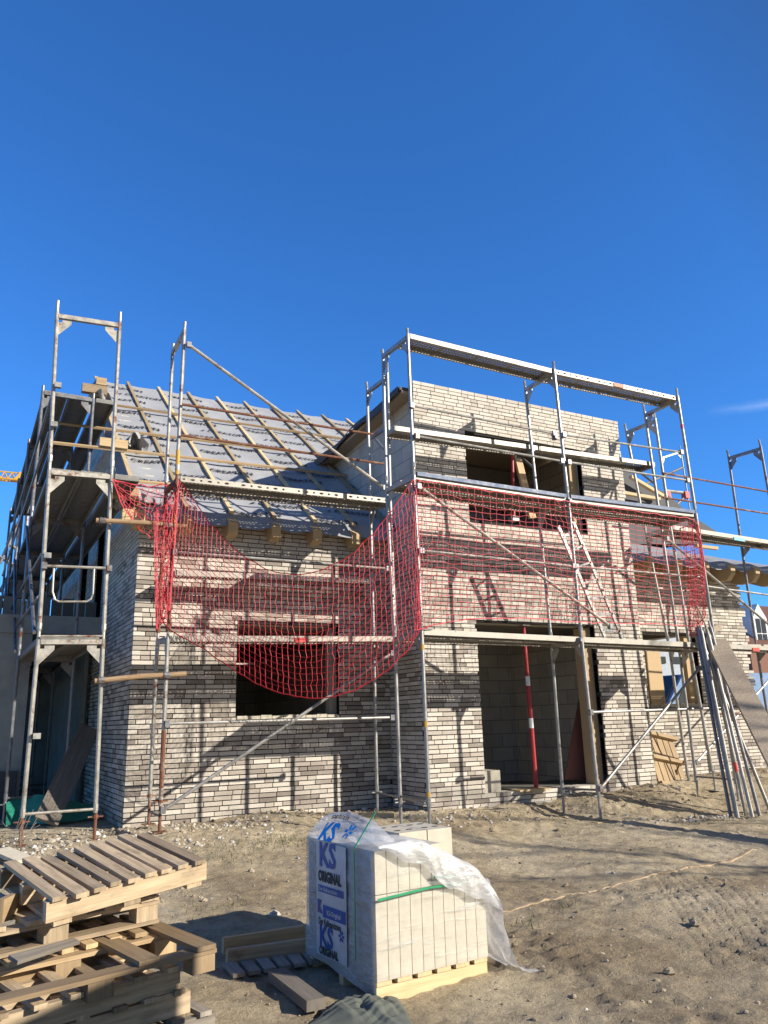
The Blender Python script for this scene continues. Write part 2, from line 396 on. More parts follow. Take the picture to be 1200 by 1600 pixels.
# ------------------------------------------------------------------ house
YR, YL, YQ = 1.4, 2.42, 2.36                     # faces of the projecting bay, left part, right part
XC, X0, X1, XE = -2.94, .865, 5.12, 9.1
SL = .75; EY, EZ = 2.16, 4.43                    # roof slope and eave of the left roof
RP, RN = (0, EY, EZ), (0, -SL, 1)
RY = 7.7
def roofz(y): return EZ+SL*(y-EY)
house = thing('brick_house', 'unfinished house of pale grey brick with a sheeted roof, wrapped in scaffolding', 'house', (1, 4, .3))
def part2(name, bricks, mort, parent=house, label=None):
    b = part(bricks, name, 'brick', parent, label); part(mort, 'mortar', 'mortar', b); return b
# openings (measured on the walls)
dL, dT = at(744, 971, YR), at(933, 977, YR); dB = at(759, 1241, YR)
door = (dL.x, dT.x+.42, .2, dL.z)
door = (dL.x, at(952, 1225, YR).x, dB.z, dL.z)
wl, wr = at(726, 676, YR), at(909, 730, YR); wb = at(731, 811, YR)
upwin = (wl.x, wr.x, wb.z, wl.z)
a, b = at(371, 973, YL), at(531, 1117, YL)
lwin = (a.x, b.x, b.z, a.z)
a, b = at(1003, 988, YQ), at(1101, 1100, YQ)
qwin = (a.x, b.x, b.z, a.z)
# front walls
GT = 6.705
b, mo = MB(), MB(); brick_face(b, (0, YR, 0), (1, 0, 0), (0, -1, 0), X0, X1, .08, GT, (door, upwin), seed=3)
slab(mo, (0, YR, 0), (1, 0, 0), (0, -1, 0), X0+.004, X1-.004, 0, GT-.02, .022, .115, (door, upwin))
part2('brick_front', b, mo)
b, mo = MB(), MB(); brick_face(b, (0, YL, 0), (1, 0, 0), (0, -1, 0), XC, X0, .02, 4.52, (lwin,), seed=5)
slab(mo, (0, YL, 0), (1, 0, 0), (0, -1, 0), XC+.004, X0, 0, 4.5, .022, .115, (lwin,))
part2('brick_front', b, mo)
b, mo = MB(), MB(); brick_face(b, (0, YQ, 0), (1, 0, 0), (0, -1, 0), X1, XE, .2, 4.33, (qwin,), jag=1, seed=8)
slab(mo, (0, YQ, 0), (1, 0, 0), (0, -1, 0), X1, XE-.14, 0, 4.3, .022, .115, (qwin,))
part2('brick_front', b, mo)
# left gable wall, bricks, two tall windows
gt = lambda y: roofz(y)-.1 if y < RY else roofz(2*RY-y)-.1
gw = ((5.35, 6.25, 3.42, 5.2), (7.3, 8.3, 3.42, 5.6))
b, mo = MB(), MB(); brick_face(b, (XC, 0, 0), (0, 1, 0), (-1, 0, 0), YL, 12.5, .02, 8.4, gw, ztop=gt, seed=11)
slab(mo, (XC, 0, 0), (0, 1, 0), (-1, 0, 0), YL+.004, 12.5, 0, 8.4, .022, .115, gw, ztop=gt)
part2('gable_wall', b, mo)
# side of the projecting bay: brick below, bare blocks above
b, mo = MB(), MB(); brick_face(b, (X0, 0, 0), (0, 1, 0), (-1, 0, 0), YR+.101, YL, .08, 4.46, seed=14)
slab(mo, (X0, 0, 0), (0, 1, 0), (-1, 0, 0), YR+.02, YL, 0, 4.46, .011, .115)
part2('side_wall', b, mo)
# inner leaf of blocks
w = MB()
slab(w, (0, YR, 0), (1, 0, 0), (0, -1, 0), X0+.116, X1-.116, 0, 6.62, .118, .33, (door, upwin))
slab(w, (0, YL, 0), (1, 0, 0), (0, -1, 0), XC+.116, X0+.1, 0, 4.5, .118, .33, (lwin,))
slab(w, (0, YQ, 0), (1, 0, 0), (0, -1, 0), X1, XE-.14, 0, 4.3, .118, .33, (qwin,))
part(w, 'inner_wall', 'blockwall', house)
w = MB()
sidez = lambda y: 6.52-.07*(y-1.5)
w.prism([(X0+.118, YR+.34, 0), (X0+.118, 9.15, 0), (X0+.118, 9.15, 3.0), (X0+.118, 6.2, 3.0), (X0+.118, 6.2, sidez(6.2)), (X0+.118, YR+.34, sidez(YR+.34))], (.2, 0, 0))
part(w, 'block_side_wall', 'blockwall', house, 'bare white block side wall of the projecting bay')
w = MB()
slab(w, (XE-.14, 0, 0), (0, 1, 0), (1, 0, 0), YQ+.34, 9.5, 0, 4.6, 0, .3, ((3.3, 5.6, 1.0, 3.2),))
slab(w, (XC, 0, 0), (0, 1, 0), (-1, 0, 0), YL+.34, 12.5, 0, 8.4, .118, .33, gw, ztop=gt)
w.box((X1-.34, YR+.34, 0), (X1-.12, 6.2, 6.35)); w.box((X1-.34, 6.205, 0), (X1-.12, 9.5, 4.4))
w.box((XC+.34, 12.3, 0), (X1, 12.5, 4.6)); w.box((X1, 9.2, 0), (XE-.45, 9.5, 4.5))
w.box((X0+.33, 4.55, 0), (X1-.35, 4.75, 3.0)); w.box((XC+.35, 9.0, 0), (X0+.1, 9.1, 2.9))
part(w, 'partition_wall', 'blockwall', house)
w = MB(); w.box((XC+.35, YL+.34, .1), (XE-.45, 9.1, .42)); w.box((X0+.33, YR+.02, .1), (X1-.35, YL+.3, dB.z-.005))
w.box((X0+.33, YR+.34, 3.0), (X1-.35, 4.5, 3.2)); w.box((XC+.35, YL+.34, 2.95), (X0+.1, 9.2, 3.15)); w.box((X1, YQ+.34, 3.3), (XE-.45, 9.1, 3.5))
part(w, 'floor_slab', 'slab', house)
w = MB(); w.box((X0+.33, 3.7, 3.21), (X1-.35, 3.9, 6.33)); part(w, 'board_partition', 'ply', house)
# door sill course and step
b, mo = MB(), MB(); zs = dB.z
w = MB(); w.box((door[0]-.02, YR-.06, 0), (X1+.3, YR-.012, .41)); part(w, 'plinth', 'concrete', house)
# flat roof of the bay
w = MB(); yy = (1.54, 6.3)
w.prism([(X0-.16, yy[0], sidez(yy[0])+.05), (X0-.16, yy[1], sidez(yy[1])+.05), (X0-.16, yy[1], sidez(yy[1])+.1), (X0-.16, yy[0], sidez(yy[0])+.1)], (X1-X0+.1, 0, 0))
part(w, 'flat_roof', 'membrane_dark', house)
w = MB(); w.prism([(X0-.12, yy[0], sidez(yy[0])), (X0-.12, yy[1], sidez(yy[1])), (X0-.12, yy[1], sidez(yy[1])+.046), (X0-.12, yy[0], sidez(yy[0])+.046)], (X1-X0, 0, 0))
part(w, 'roof_deck', 'wood_old', house)
def roof_edge(t): return Vector((X0-.17+.02*math.sin(t*17), 1.54+t*4.8, sidez(1.54+t*4.8)+.075+.015*math.sin(t*23)))
w = MB(); w.grid(lambda u, v: roof_edge(u)+Vector((-.02-.03*v*math.sin(u*31)**2, 0, .03-.11*v*(1+.5*math.sin(u*13)))), 60, 3); part(w, 'edge_sheet', 'membrane_dark', house)
# window and door frames of timber, reveals
w = MB(); x = door[1]
w.box((x-.17, YR+.12, door[2]+.003), (x-.005, YR+.32, door[3]-.02)); part(w, 'door_frame', 'wood_new', house)
w = MB(); x = upwin[1]; w.box((x-.16, YR+.14, upwin[2]), (x-.005, YR+.3, upwin[3]-.01)); w.box((upwin[0]+.02, YR+.13, upwin[3]-.09), (x-.18, YR+.3, upwin[3]-.012)); part(w, 'window_frame', 'wood_new', house)
w = MB(); x = qwin[1]; w.box((x-.2, YQ+.13, qwin[2]+.02), (x-.005, YQ+.3, qwin[3]-.02)); w.box((qwin[0]+.01, YQ+.05, qwin[2]-.05), (qwin[1], YQ+.34, qwin[2]+.015)); part(w, 'window_frame', 'wood_new', house)
w = MB(); x = lwin[1]; w.box((x-.1, YL+.13, lwin[2]+.02), (x-.005, YL+.28, lwin[3]-.02)); part(w, 'window_frame', 'wood_grey', house)
w = MB()
for i in range(9):
    xx = lwin[0]+.02+i*(lwin[1]-lwin[0]-.05)/9; w.box((xx, YL-.02, lwin[2]-.03), (xx+.16, YL+.12, lwin[2]+.008+.02*random.random()))
part(w, 'window_sill', 'block', house)
# timber lintel shadow board of the upper window
# ---- left roof: membrane with sag between the rafters
CB = [-2.99+.64*k for k in range(12)]
def sag(x): f = ((x-CB[0])/.64) % 1; return -.022*math.sin(math.pi*f)**2
def memb(u, v):
    x = -3.12+u*(4.7+3.12); y = EY+v*(RY-EY)
    z = roofz(y)+sag(x)*(1-.3*v)+.012*mn.noise((x*3, y*3, 0))+.02*mn.noise((x*1.1, y*1.5, 4))
    if v < .02: z -= .13+.03*mn.noise((x*4, 0, 0)); y -= .02
    if u < .012: z -= .1+.06*mn.noise((y*3, 1, 0)); x += .03*mn.noise((y*4, 3, 0))
    return Vector((x, y, z))
w = MB(); w.grid(memb, 130, 90)
roof = part(w, 'roof_membrane', 'membrane', house, smooth=True)
w = MB(); w.prism([(-3.0, EY+.1, roofz(EY+.1)-.1), (-3.0, RY, roofz(RY)-.1), (-3.0, 13, roofz(2*RY-13)-.1), (-3.0, 13, roofz(2*RY-13)-.14), (-3.0, RY, roofz(RY)-.14), (-3.0, EY+.1, roofz(EY+.1)-.14)], (7.65, 0, 0)); part(w, 'roof_boarding', 'wood_old', house)
# printing on the membrane
w = MB(); tx = text_mesh('CREATON', .155, .006); tx2 = text_mesh('CREATON', .12, .004)
sd = Vector((0, 1, SL)).normalized()
nrm = Vector((0, -SL, 1)).normalized()
rr = random.Random(4)
y = EY+.12; row = 0
while y < RY-.2:
    x = -2.95+(row % 2)*.42+rr.random()*.15
    while x < 4.3:
        t = tx
        def fn(px, py, x=x, y=y):
            X = x+px; Yy = y+py*sd.y
            return Vector((X, Yy, roofz(Yy)+sag(X)*(1-.3*(Yy-EY)/5.5)+.012*mn.noise((X*3, Yy*3, 0))+.02*mn.noise((X*1.1, Yy*1.5, 4))))+nrm*.02
        put_text(w, t, fn)
        if rr.random() < .7:                       # little arrow mark in front of the word
            w.add([fn(-.16, .02), fn(-.05, .05), fn(-.07, .1)], [(0, 1, 2)])
        x += 1.25
    y += .36; row += 1
part(w, 'lettering', 'ink', roof)
# counter battens and battens
for i, x in enumerate(CB):
    w = MB(); w.bar((x, EY+.06, roofz(EY+.06)+.03), (x, RY+.08, roofz(RY+.08)+.03), .055, .04, up=RN); part(w, 'counter_batten', 'wood_pale', roof)
def roofpt(u, v, lift=.075): return atp(u, v, (0, EY, EZ+lift*1.25), RN)
for (u0, v0, u1, v1) in ((160, 630, 540, 686), (83, 660, 470, 707), (78, 691, 545, 743), (178, 749, 268, 757)):
    w = MB(); p, q = roofpt(u0, v0), roofpt(u1, v1); w.bar(p, q, .055, .035, up=RN); part(w, 'roof_batten', 'wood_new', roof)
# rafter tails under the eave
for i, x in enumerate(CB[:6]):
    w = MB(); y0, y1 = EY-.02, 3.2
    w.prism([(x-.07, y0, roofz(y0)-.06), (x-.07, y1, roofz(y1)-.06), (x-.07, y1, roofz(y1)-.32), (x-.07, y0+.14, roofz(y0)-.27), (x-.07, y0, roofz(y0)-.22)], (.14, 0, 0)); part(w, 'rafter', 'wood_new', house)
# purlin ends sticking out of the gable
for (u, v, X, h) in ((167, 768, -3.42, .15), (190, 805, -3.3, .15), (155, 691, -3.42, .13), (141, 611, -3.3, .14), (150, 596, -3.2, .14), (128, 606, -3.45, .16)):
    p = atx(u, v, X); w = MB(); w.bar(p, Vector((-3.02, p.y, p.z)), .12, h); part(w, 'purlin', 'wood_new' if v != 606 else 'wood_old', house)
# crumpled sheet hanging over the verge
def drape(mb, p, sx, sy, sz, seed, n=16):
    mb.grid(lambda u, v: Vector(p)+Vector(((u-.5)*sx, (v-.5)*sy, 0))+Vector((.35*sx*mn.noise((u*4, v*4, seed)), .35*sy*mn.noise((u*4, v*4, seed+5)), sz*(mn.noise((u*3.2, v*3.2, seed+9))-1.5*abs(u-.45)**1.5))), n, n)
w = MB(); drape(w, roofpt(209, 690, .12), .42, .6, .3, 3); part(w, 'loose_sheet', 'membrane', house, smooth=True)
w = MB(); drape(w, roofpt(157, 622, .1), .35, .8, .35, 8); part(w, 'loose_sheet', 'membrane', house, smooth=True)
w = MB(); drape(w, roofpt(212, 775, .02), .55, .5, .3, 12); part(w, 'loose_sheet', 'membrane', house, smooth=True)
# black sheet bundle at the eave beside the pole
# ---- right roof: low pitched, sheeted, with shaped rafter tails
QZ = 4.4; qs = .36
def memb2(u, v):
    x = 5.2+u*5.6; y = 1.8+v*4.6
    f = ((x-5.2)/.72) % 1
    z = QZ+qs*(y-1.8)-.05*math.sin(math.pi*f)**2*(1-.5*v)+.02*mn.noise((x*2.5, y*2.5, 0))-max(0, x-8.6)*.12*v
    if v < .02: z -= .12
    return Vector((x, y, z))
w = MB(); w.grid(memb2, 90, 40); part(w, 'roof_membrane', 'membrane', house, smooth=True)
for i in range(8):
    x = 5.25+.72*i; w = MB()
    w.prism([(x-.06, 1.76, QZ-.06), (x-.06, 3.6, QZ+.5), (x-.06, 3.6, QZ+.2), (x-.06, 2.2, QZ-.34), (x-.06, 1.88, QZ-.34), (x-.06, 1.76, QZ-.22)], (.12, 0, 0)); part(w, 'rafter', 'wood_new', house)
w = MB(); p = at(1096, 850, 1.1); w.bar(at(1072, 853, 2.0), at(1120, 858, 2.0), .06, .05)
w = MB(); pts = [at(u, v, 4.4) for u, v in ((962, 700), (990, 745), (1040, 770), (1080, 805), (1128, 836), (1100, 850), (960, 850))]
w.prism(pts, (0, 2.0, .25)); part(w, 'hip_roof', 'membrane_dark', house)
for (u0, v0, u1, v1) in ((972, 770, 1030, 780), (985, 745, 1035, 775), (965, 785, 1015, 800), (1087, 853, 1120, 857)):
    w = MB(); w.bar(at(u0, v0, 4.2), at(u1, v1, 4.2), .1, .07); part(w, 'roof_batten', 'wood_pale', house)
# ------------------------------------------------------------------ garage on the left
YG = 4.7
gar = thing('concrete_garage', 'grey concrete garage with a dark open doorway left of the brick house', 'garage', (-4.4, YG, .3))
w = MB(); zt = at(80, 962, YG).z; zb_ = at(80, 990, YG).z
w.box((-9, YG, zb_), (XC-.06, YG+.25, zt)); part(w, 'lintel_beam', 'concrete', gar)
w = MB(); xe = at(42, 1100, YG).x; w.box((-9, YG+.03, 0), (xe, YG+.3, zb_-.003)); part(w, 'front_wall', 'concrete', gar)
w = MB(); w.box((-9, YG+.26, zb_-.05), (XC-.06, 11, zt-.01)); part(w, 'roof_slab', 'concrete', gar)
w = MB(); xr = at(128, 1150, YG+.9).x; w.box((xr, YG+1.2, 0), (XC-.06, YG+1.4, zb_-.06)); w.box((-9, 10.5, 0), (XC-.06, 10.8, zb_-.06)); w.box((xr, YG+1.45, 0), (xr+.2, 10.4, zb_-.06)); part(w, 'back_wall', 'concrete', gar)
w = MB(); w.box((-6, YG+.25, .1), (XC-.06, 10.4, .42)); part(w, 'floor', 'slab', gar)
w = MB(); w.box((-9, YG-.03, .0), (xe-.05, YG+.02, at(20, 1205, YG).z)); part(w, 'bitumen_base', 'membrane_dark', gar)
# board fence standing on the garage roof
fen = thing('board_fence', 'upright weathered boards standing on the garage roof edge', 'fence', (-5, YG+1.4, zt))
x = -9.0
while x < XC-.1:
    h = at(40, 935, YG+1.4).z-zt+random.uniform(-.04, .06); w = MB(); w.box((x, YG+1.38, zt+.002), (x+.17, YG+1.41, zt+h), random.random()); part(w, 'board', 'ply', fen); x += .185
# plank and green sheet at the garage
w = MB(); w.bar(at(72, 1284, 3.1), at(140, 1137, 4.2), .3, .04, up=(0, -1, .2)); solo(w, 'plank', 'wood_grey', 'wide grey plank leaning across the dark garage doorway', 'plank')
def gs(u, v):
    p = at(10+u*145, 1282-8*u, 3.5); return Vector((p.x, 3.5+.12*math.sin(u*9)+v*.35, gz(p.x, 3.5)+.03+v*(.26+.08*math.sin(u*5))+.03*mn.noise((u*6, v*3, 0))))
w = MB(); w.grid(gs, 40, 8); solo(w, 'green_sheet', 'green', 'crumpled green plastic sheet lying at the garage doorway', 'sheet', smooth=True)
# ------------------------------------------------------------------ scaffolding
def plank_mesh(L, W=.345, h=.07, side_holes=False, mat='steel', solid=False):
    mb = MB(); ncol = int(L/.05); nrow = 6; cx = L/ncol; cy = W/nrow
    def hole_cell(O, ex, ey, hx, hy):      # cell with a six-sided hole
        c = [O, O+ex, O+ex+ey, O+ey]; m_ = O+ex*.5+ey*.5; e1 = ex.normalized(); e2 = ey.normalized()
        h_ = [m_+e1*(hx*a)+e2*(hy*b_) for a, b_ in ((-1, -.35), (-.35, -1), (.35, -1), (1, -.35), (1, .35), (.35, 1), (-.35, 1), (-1, .35))]
        mb.add(c+h_, [(0, 1, 6, 5), (1, 7, 6), (1, 2, 8, 7), (2, 9, 8), (2, 3, 10, 9), (3, 11, 10), (3, 0, 4, 11), (0, 5, 4)][:8])
    for i in range(ncol):
        for j in range(nrow):
            O = Vector((i*cx-L/2, j*cy-W/2, 0)); ex = Vector((cx, 0, 0)); ey = Vector((0, cy, 0))
            edge = i < 1 or i >= ncol-1 or (i % 12 == 0)
            if edge or solid or j in (0, nrow-1): mb.add([O, O+ex, O+ex+ey, O+ey], [(0, 1, 2, 3)])
            else: hole_cell(O, ex, ey, .0125, .0085)
    for s in (-1, 1):
        y = s*W/2
        if side_holes:
            n = int(L/.11)
            for i in range(n):
                O = Vector((-L/2+i*L/n, y, -h)); ex = Vector((L/n, 0, 0)); ey = Vector((0, 0, h))
                if i % 7 == 6: mb.add([O, O+ex, O+ex+ey, O+ey], [(0, 1, 2, 3)])
                else: hole_cell(O, ex, ey, .03 if i % 2 else .016, .014)
        else: mb.add([(-L/2, y, -h), (L/2, y, -h), (L/2, y, 0), (-L/2, y, 0)], [(0, 1, 2, 3)])
        mb.add([(-L/2, y, -h), (L/2, y, -h), (L/2, y-s*.03, -h), (-L/2, y-s*.03, -h)], [(0, 1, 2, 3)])
        mb.add([(-L/2, y-s*.03, -h), (L/2, y-s*.03, -h), (L/2, y-s*.03, -h+.02), (-L/2, y-s*.03, -h+.02)], [(0, 1, 2, 3)])
    for s in (-1, 1): mb.box((s*L/2-.012, -W/2, -h+.002), (s*L/2+.012, W/2, -.002))
    return mesh_of(mb, 'deck', mat)
PM = {}
def deck(parent, p0, p1, side=0, W=.345, holes=False, mat='deck_steel', label=None, solid=False):
    p0 = Vector(p0); p1 = Vector(p1); L = round((p1-p0).length-.06, 2); k = (L, W, holes, mat, solid)
    if k not in PM: PM[k] = plank_mesh(L, W, side_holes=holes, mat=mat, solid=solid)
    a_ = (p1-p0).normalized(); s_ = Vector((0, 0, 1)).cross(a_).normalized(); n_ = a_.cross(s_)
    m_ = Matrix((a_, s_, n_)).transposed().to_4x4(); m_.translation = (p0+p1)/2+s_*side
    return inst(PM[k], 'deck', parent, m_, label)
def lerp(a, b, t): return Vector(a)+(Vector(b)-Vector(a))*t
def mark(parent, p0, p1, t, w, side, mat):     # painted patch on a deck edge
    p0 = Vector(p0); p1 = Vector(p1); a_ = (p1-p0).normalized(); c = lerp(p0, p1, t); s_ = Vector((0, 0, 1)).cross(a_).normalized()
    b_ = MB(); b_.bar(c-a_*w/2-s_*(-side+.0)-Vector((0, 0, .036)), c+a_*w/2-s_*(-side)-Vector((0, 0, .036)), .005, .06); part(b_, 'paint_mark', mat, parent)
def frame(parent, A, B, mat='steel', rail=None, foot=None):
    """one frame: A, B = lists of points [bottom, transom, top] of the two standards"""
    A = [Vector(p) for p in A]; B = [Vector(p) for p in B]
    t = MB(); d = (B[1]-A[1]); e = d.normalized()
    t.bar(A[1]+e*.02, B[1]-e*.02, .05, .055, up=(0, 0, 1), tone=.5)
    fr = part(t, 'frame', mat, parent)
    for P in (A, B):
        w = MB(); r = .0242; w.tube([P[0], P[1]+(P[2]-P[1])*.3], r, 10); w.tube([lerp(P[1], P[2], .28), P[2]], .0195, 8)
        w.tube([lerp(P[0], P[1], .0)+Vector((0, 0, .02)), lerp(P[0], P[1], 0)+Vector((0, 0, .09))], .028, 8)
        part(w, 'standard', mat, fr, smooth=False)
    for P, s in ((A, 1), (B, -1)):
        w = MB(); q = P[1]+e*s*.022; dn = (P[0]-P[1]).normalized(); th = e.cross(dn).normalized()*.005
        poly = [q+dn*.03, q+e*s*.15+dn*.03, q+e*s*.15+dn*.09, q+dn*.25]
        # plate with a small square hole at the inner corner
        sq = [q+dn*.03+e*s*.045, q+dn*.03+e*s*.15, q+dn*.09+e*s*.15, q+dn*.25+e*s*.0, q+dn*.075, q+dn*.075+e*s*.045]
        w.prism(sq, th); part(w, 'gusset', mat, fr)
    if rail is not None:
        w = MB(); w.tube([lerp(A[0], A[1], rail), lerp(B[0], B[1], rail)], .016, 8); part(w, 'bottom_rail', mat, fr)
    return fr
def jack(parent, p, h=.3, mat='steel'):
    p = Vector(p); w = MB(); w.tube([p+Vector((0, 0, .008)), p+Vector((0, 0, h))], .018, 8); w.box((p.x-.075, p.y-.075, p.z), (p.x+.075, p.y+.075, p.z+.007))
    w.tube([p+Vector((0, 0, h*.72)), p+Vector((0, 0, h*.72+.04))], .03, 8); w.bar(p+Vector((-.08, 0, h*.72+.02)), p+Vector((.08, 0, h*.72+.02)), .014, .014)
    part(w, 'base_jack', mat, parent)
def rod(parent, name, p0, p1, r=.019, mat='steel', couplers=True):
    p0 = Vector(p0); p1 = Vector(p1); w = MB(); w.tube([p0, p1], r, 8)
    o = part(w, name, mat, parent)
    if couplers:
        for t in (.012, .988):
            w = MB(); c = lerp(p0, p1, t); w.box((c.x-.028, c.y-.03, c.z-.035), (c.x+.028, c.y+.03, c.z+.035)); part(w, 'coupler', 'steel_dark', o)
    return o
def ring(parent, p, mat='steel_dark'):
    w = MB(); p = Vector(p); w.tube([p-Vector((0, 0, .03)), p+Vector((0, 0, .03))], .036, 8); w.box((p.x-.02, p.y-.055, p.z-.022), (p.x+.02, p.y-.03, p.z+.022)); part(w, 'coupler', mat, parent)
def post(px, Y, extra=None): return [at(u, v, Y) for u, v in px]
def stack(parent, A, B, mats=('steel',)*3, rail=.05):
    """A, B: points base, l1, l2, l3, top"""
    up = Vector((0, 0, .12))
    for k in range(len(A)-2):
        a0 = A[k]+(A[k+1]-A[k])*(.13 if k == 0 else .06); b0 = B[k]+(B[k+1]-B[k])*(.13 if k == 0 else .06)
        ta = A[-1] if k == len(A)-3 else A[k+1]+(A[k+2]-A[k+1])*.06; tb = B[-1] if k == len(B)-3 else B[k+1]+(B[k+2]-B[k+1])*.06
        frame(parent, (a0, A[k+1], ta), (b0, B[k+1], tb), mats[k], rail if k == 0 else None)
def vz(p, z): return Vector((p.x, p.y, z))
# --- scaffold in front of the projecting bay
P0 = post(((672, 1301), (659, 989), (647, 747), (637.3, 527), (636, 513)), 0)
P1 = post(((939, 1281), (909, 1002), (888, 782), (866, 582.7), (864.6, 565)), 0)
P2 = post(((1118, 1011), (1087.6, 806), (1059, 624), (1057, 607)), 0); P2 = [Vector((P2[0].x+.06, 0, .27))]+P2
Q0 = post(((627, 1293), (617, 1003), (604, 767), (599, 557), (597, 546)), .73)
Q1 = post(((882, 1277), (862, 1010), (842, 803), (821, 609), (819, 595)), .73)
Q2 = post(((1092, 1252), (1062, 1019), (1033, 824), (1008, 649), (1005, 632)), .73)
sR = thing('scaffold', 'tall two-bay steel scaffold before the projecting brick bay, with decks and the straight red net', 'scaffold', (0, 0, .3), 'steel facade scaffolds')
for A, B in ((P0, Q0), (P1, Q1), (P2, Q2)):
    stack(sR, A, B, ('steel',)*3, None); jack(sR, A[0], .38); jack(sR, B[0], .38)
def bay_decks(parent, A0, A1, B0, B1, k, ts=(.25, .75), **kw):
    for t in ts:
        a_ = lerp(A0[k], B0[k], t); b_ = lerp(A1[k], B1[k], t); up = Vector((0, 0, .06)); deck(parent, a_+up, b_+up, **kw)
for k in (1, 2, 3):
    bay_decks(sR, P0, P1, Q0, Q1, k, ts=(.25, .75) if k < 3 else (.25,)); bay_decks(sR, P1, P2, Q1, Q2, k, ts=(.25, .75) if k < 3 else (.25,), holes=(k == 3))
up = Vector((0, 0, .06))
# rails
rz = lambda A, z: lerp(A[1], A[2], 0)+Vector((0, 0, 0)) if False else None
for (u0, v0, u1, v1) in ((640, 633, 868, 678), (878, 679, 1066, 707), (648, 681, 880, 721), (886, 722, 1076, 751), (655, 860, 898, 885), (898, 885, 1098, 902), (920, 1113, 1130, 1106)):
    rod(sR, 'guard_rail', at(u0, v0, -.045), at(u1, v1, -.045), .0168)
rod(sR, 'brace', at(650, 757, -.09), at(957, 981, -.09), .021, 'steel_worn'); rod(sR, 'brace', at(936, 1235, -.08), at(1094, 1042, -.08), .021)
for A, B in ((P0, Q0), (P1, Q1), (P2, Q2)):
    rod(sR, 'cross_rail', lerp(A[0], A[1], .16), lerp(B[0], B[1], .16), .014, 'steel_dark', False)
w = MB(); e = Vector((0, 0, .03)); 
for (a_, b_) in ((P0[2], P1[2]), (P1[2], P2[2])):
    w = MB(); w.bar(a_+Vector((.04, -.012, .06)), b_+Vector((-.04, -.012, .06)), .02, .052); part(w, 'edge_strip', 'blue_strip', sR, 'blue strip along the front edge of the middle deck')
# narrow deck between scaffold and wall one metre higher
i0, i1, i2 = at(606, 671, .95), at(838, 706, .95), at(1012, 727, .95)
mid = lerp(i0, i2, .505); deck(sR, i0, mid); deck(sR, mid, i2)
for Q in (Q0, Q1, Q2):
    z_ = lerp(i0, i2, max(0, min(1, (Q[2].x-i0.x)/(i2.x-i0.x)))).z-.09; w = MB(); w.bar((Q[2].x, Q[2].y, z_), (Q[2].x, 1.13, z_), .04, .045); w.bar((Q[2].x, Q[2].y+.03, z_-.3), (Q[2].x, 1.05, z_-.02), .03, .03); part(w, 'bracket', 'steel_dark', sR)
mark(sR, P1[3]+up, P2[3]+up, .5, .2, -.0, 'orange_mark'); mark(sR, P1[2]*0+i0, i2, .72, .16, -.16, 'orange_mark')
for P, zt_, mt in ((P0, 1.55, 'yellow_paint'), (P0, .75, 'yellow_paint'), (P0, 2.45, 'yellow_paint'), (P2, 6.1, 'red_mark')):
    t = (zt_-P[0].z)/(P[3].z-P[0].z); c = lerp(P[0], P[3], t)+Vector((0, 0, 0)); k = 0
    while P[k+1].z < zt_: k += 1
    c = lerp(P[k], P[k+1], (zt_-P[k].z)/(P[k+1].z-P[k].z)); w = MB(); w.tube([c-Vector((0, 0, .035)), c+Vector((0, 0, .035))], .0255, 8); part(w, 'paint_mark', mt, sR)
for p in (at(905, 1000, 0), at(888, 783, 0), at(866, 684, 0)): ring(sR, p)
# access ladder inside the bay
lad = thing('ladder', 'steel access ladder slanting between two decks behind the red net', 'ladder', at(945, 995, .3))
a0, a1, b0, b1 = at(945, 995, .35), at(872, 822, .35), at(973, 998, .35), at(891, 806, .35)
for p, q in ((a0, a1), (b0, b1)):
    w = MB(); w.bar(p, q, .05, .03, up=(0, -1, 0)); part(w, 'rail', 'steel', lad)
for k in range(7):
    t = .06+k*.14; w = MB(); w.bar(lerp(a0, a1, t), lerp(b0, b1, t), .03, .03); part(w, 'rung', 'steel_dark', lad)
# --- scaffold bay before the left part
YF, YB = 1.2, 1.93
LF = post(((249, 1300), (262, 1003), (276, 752), (288, 518), (289, 503)), YF)
LR = post(((232, 1288), (246, 1004), (259, 768), (269.5, 553), (271, 537)), YB)
KF = post(((626, 1288), (618, 1003), (610, 788), (605.5, 590), (605, 567)), YF)
KR = post(((590, 1275), (584, 1003), (579, 795), (574, 613), (572.5, 597)), YB)
sL = thing('scaffold', 'single-bay steel scaffold with rusty feet before the recessed left brick wall, below the sheeted roof', 'scaffold', (-1.2, 1.5, .4), 'steel facade scaffolds')
stack(sL, LF, LR, ('steel_worn', 'steel_rust', 'steel_worn'), None); stack(sL, KF, KR, ('steel',)*3, None)
for p in (LF[0], LR[0]): jack(sL, p, .42, 'steel_rust')
jack(sL, KR[0], .4); jack(sL, KF[0], .4)
bay_decks(sL, LF, KF, LR, KR, 1); bay_decks(sL, LF, KF, LR, KR, 2, holes=True)
w = MB(); w.tube([lerp(LF[0], LF[1], .22), lerp(LF[0], LF[1], .52)], .027, 8); part(w, 'rusty_sleeve', 'steel_rust', sL)
for z_, mt in ((.62, 'yellow_paint'), (.3, 'yellow_paint')):
    c = lerp(LF[2], LF[3], .12) if z_ > .5 else lerp(LF[1], LF[2], .7); w = MB(); w.tube([c-Vector((0, 0, .16)), c+Vector((0, 0, .16))], .026, 8); part(w, 'paint_mark', mt, sL)
for (u0, v0, u1, v1, mt) in ((285, 632, 585, 679, 'steel_rust'), (283, 680, 601, 725, 'steel_rust'), (268, 862, 609, 889, 'steel'), (256, 1131, 616, 1121, 'steel')):
    rod(sL, 'guard_rail', at(u0, v0, YF-.05), at(u1, v1, YF-.05), .018, mt, mt == 'steel')
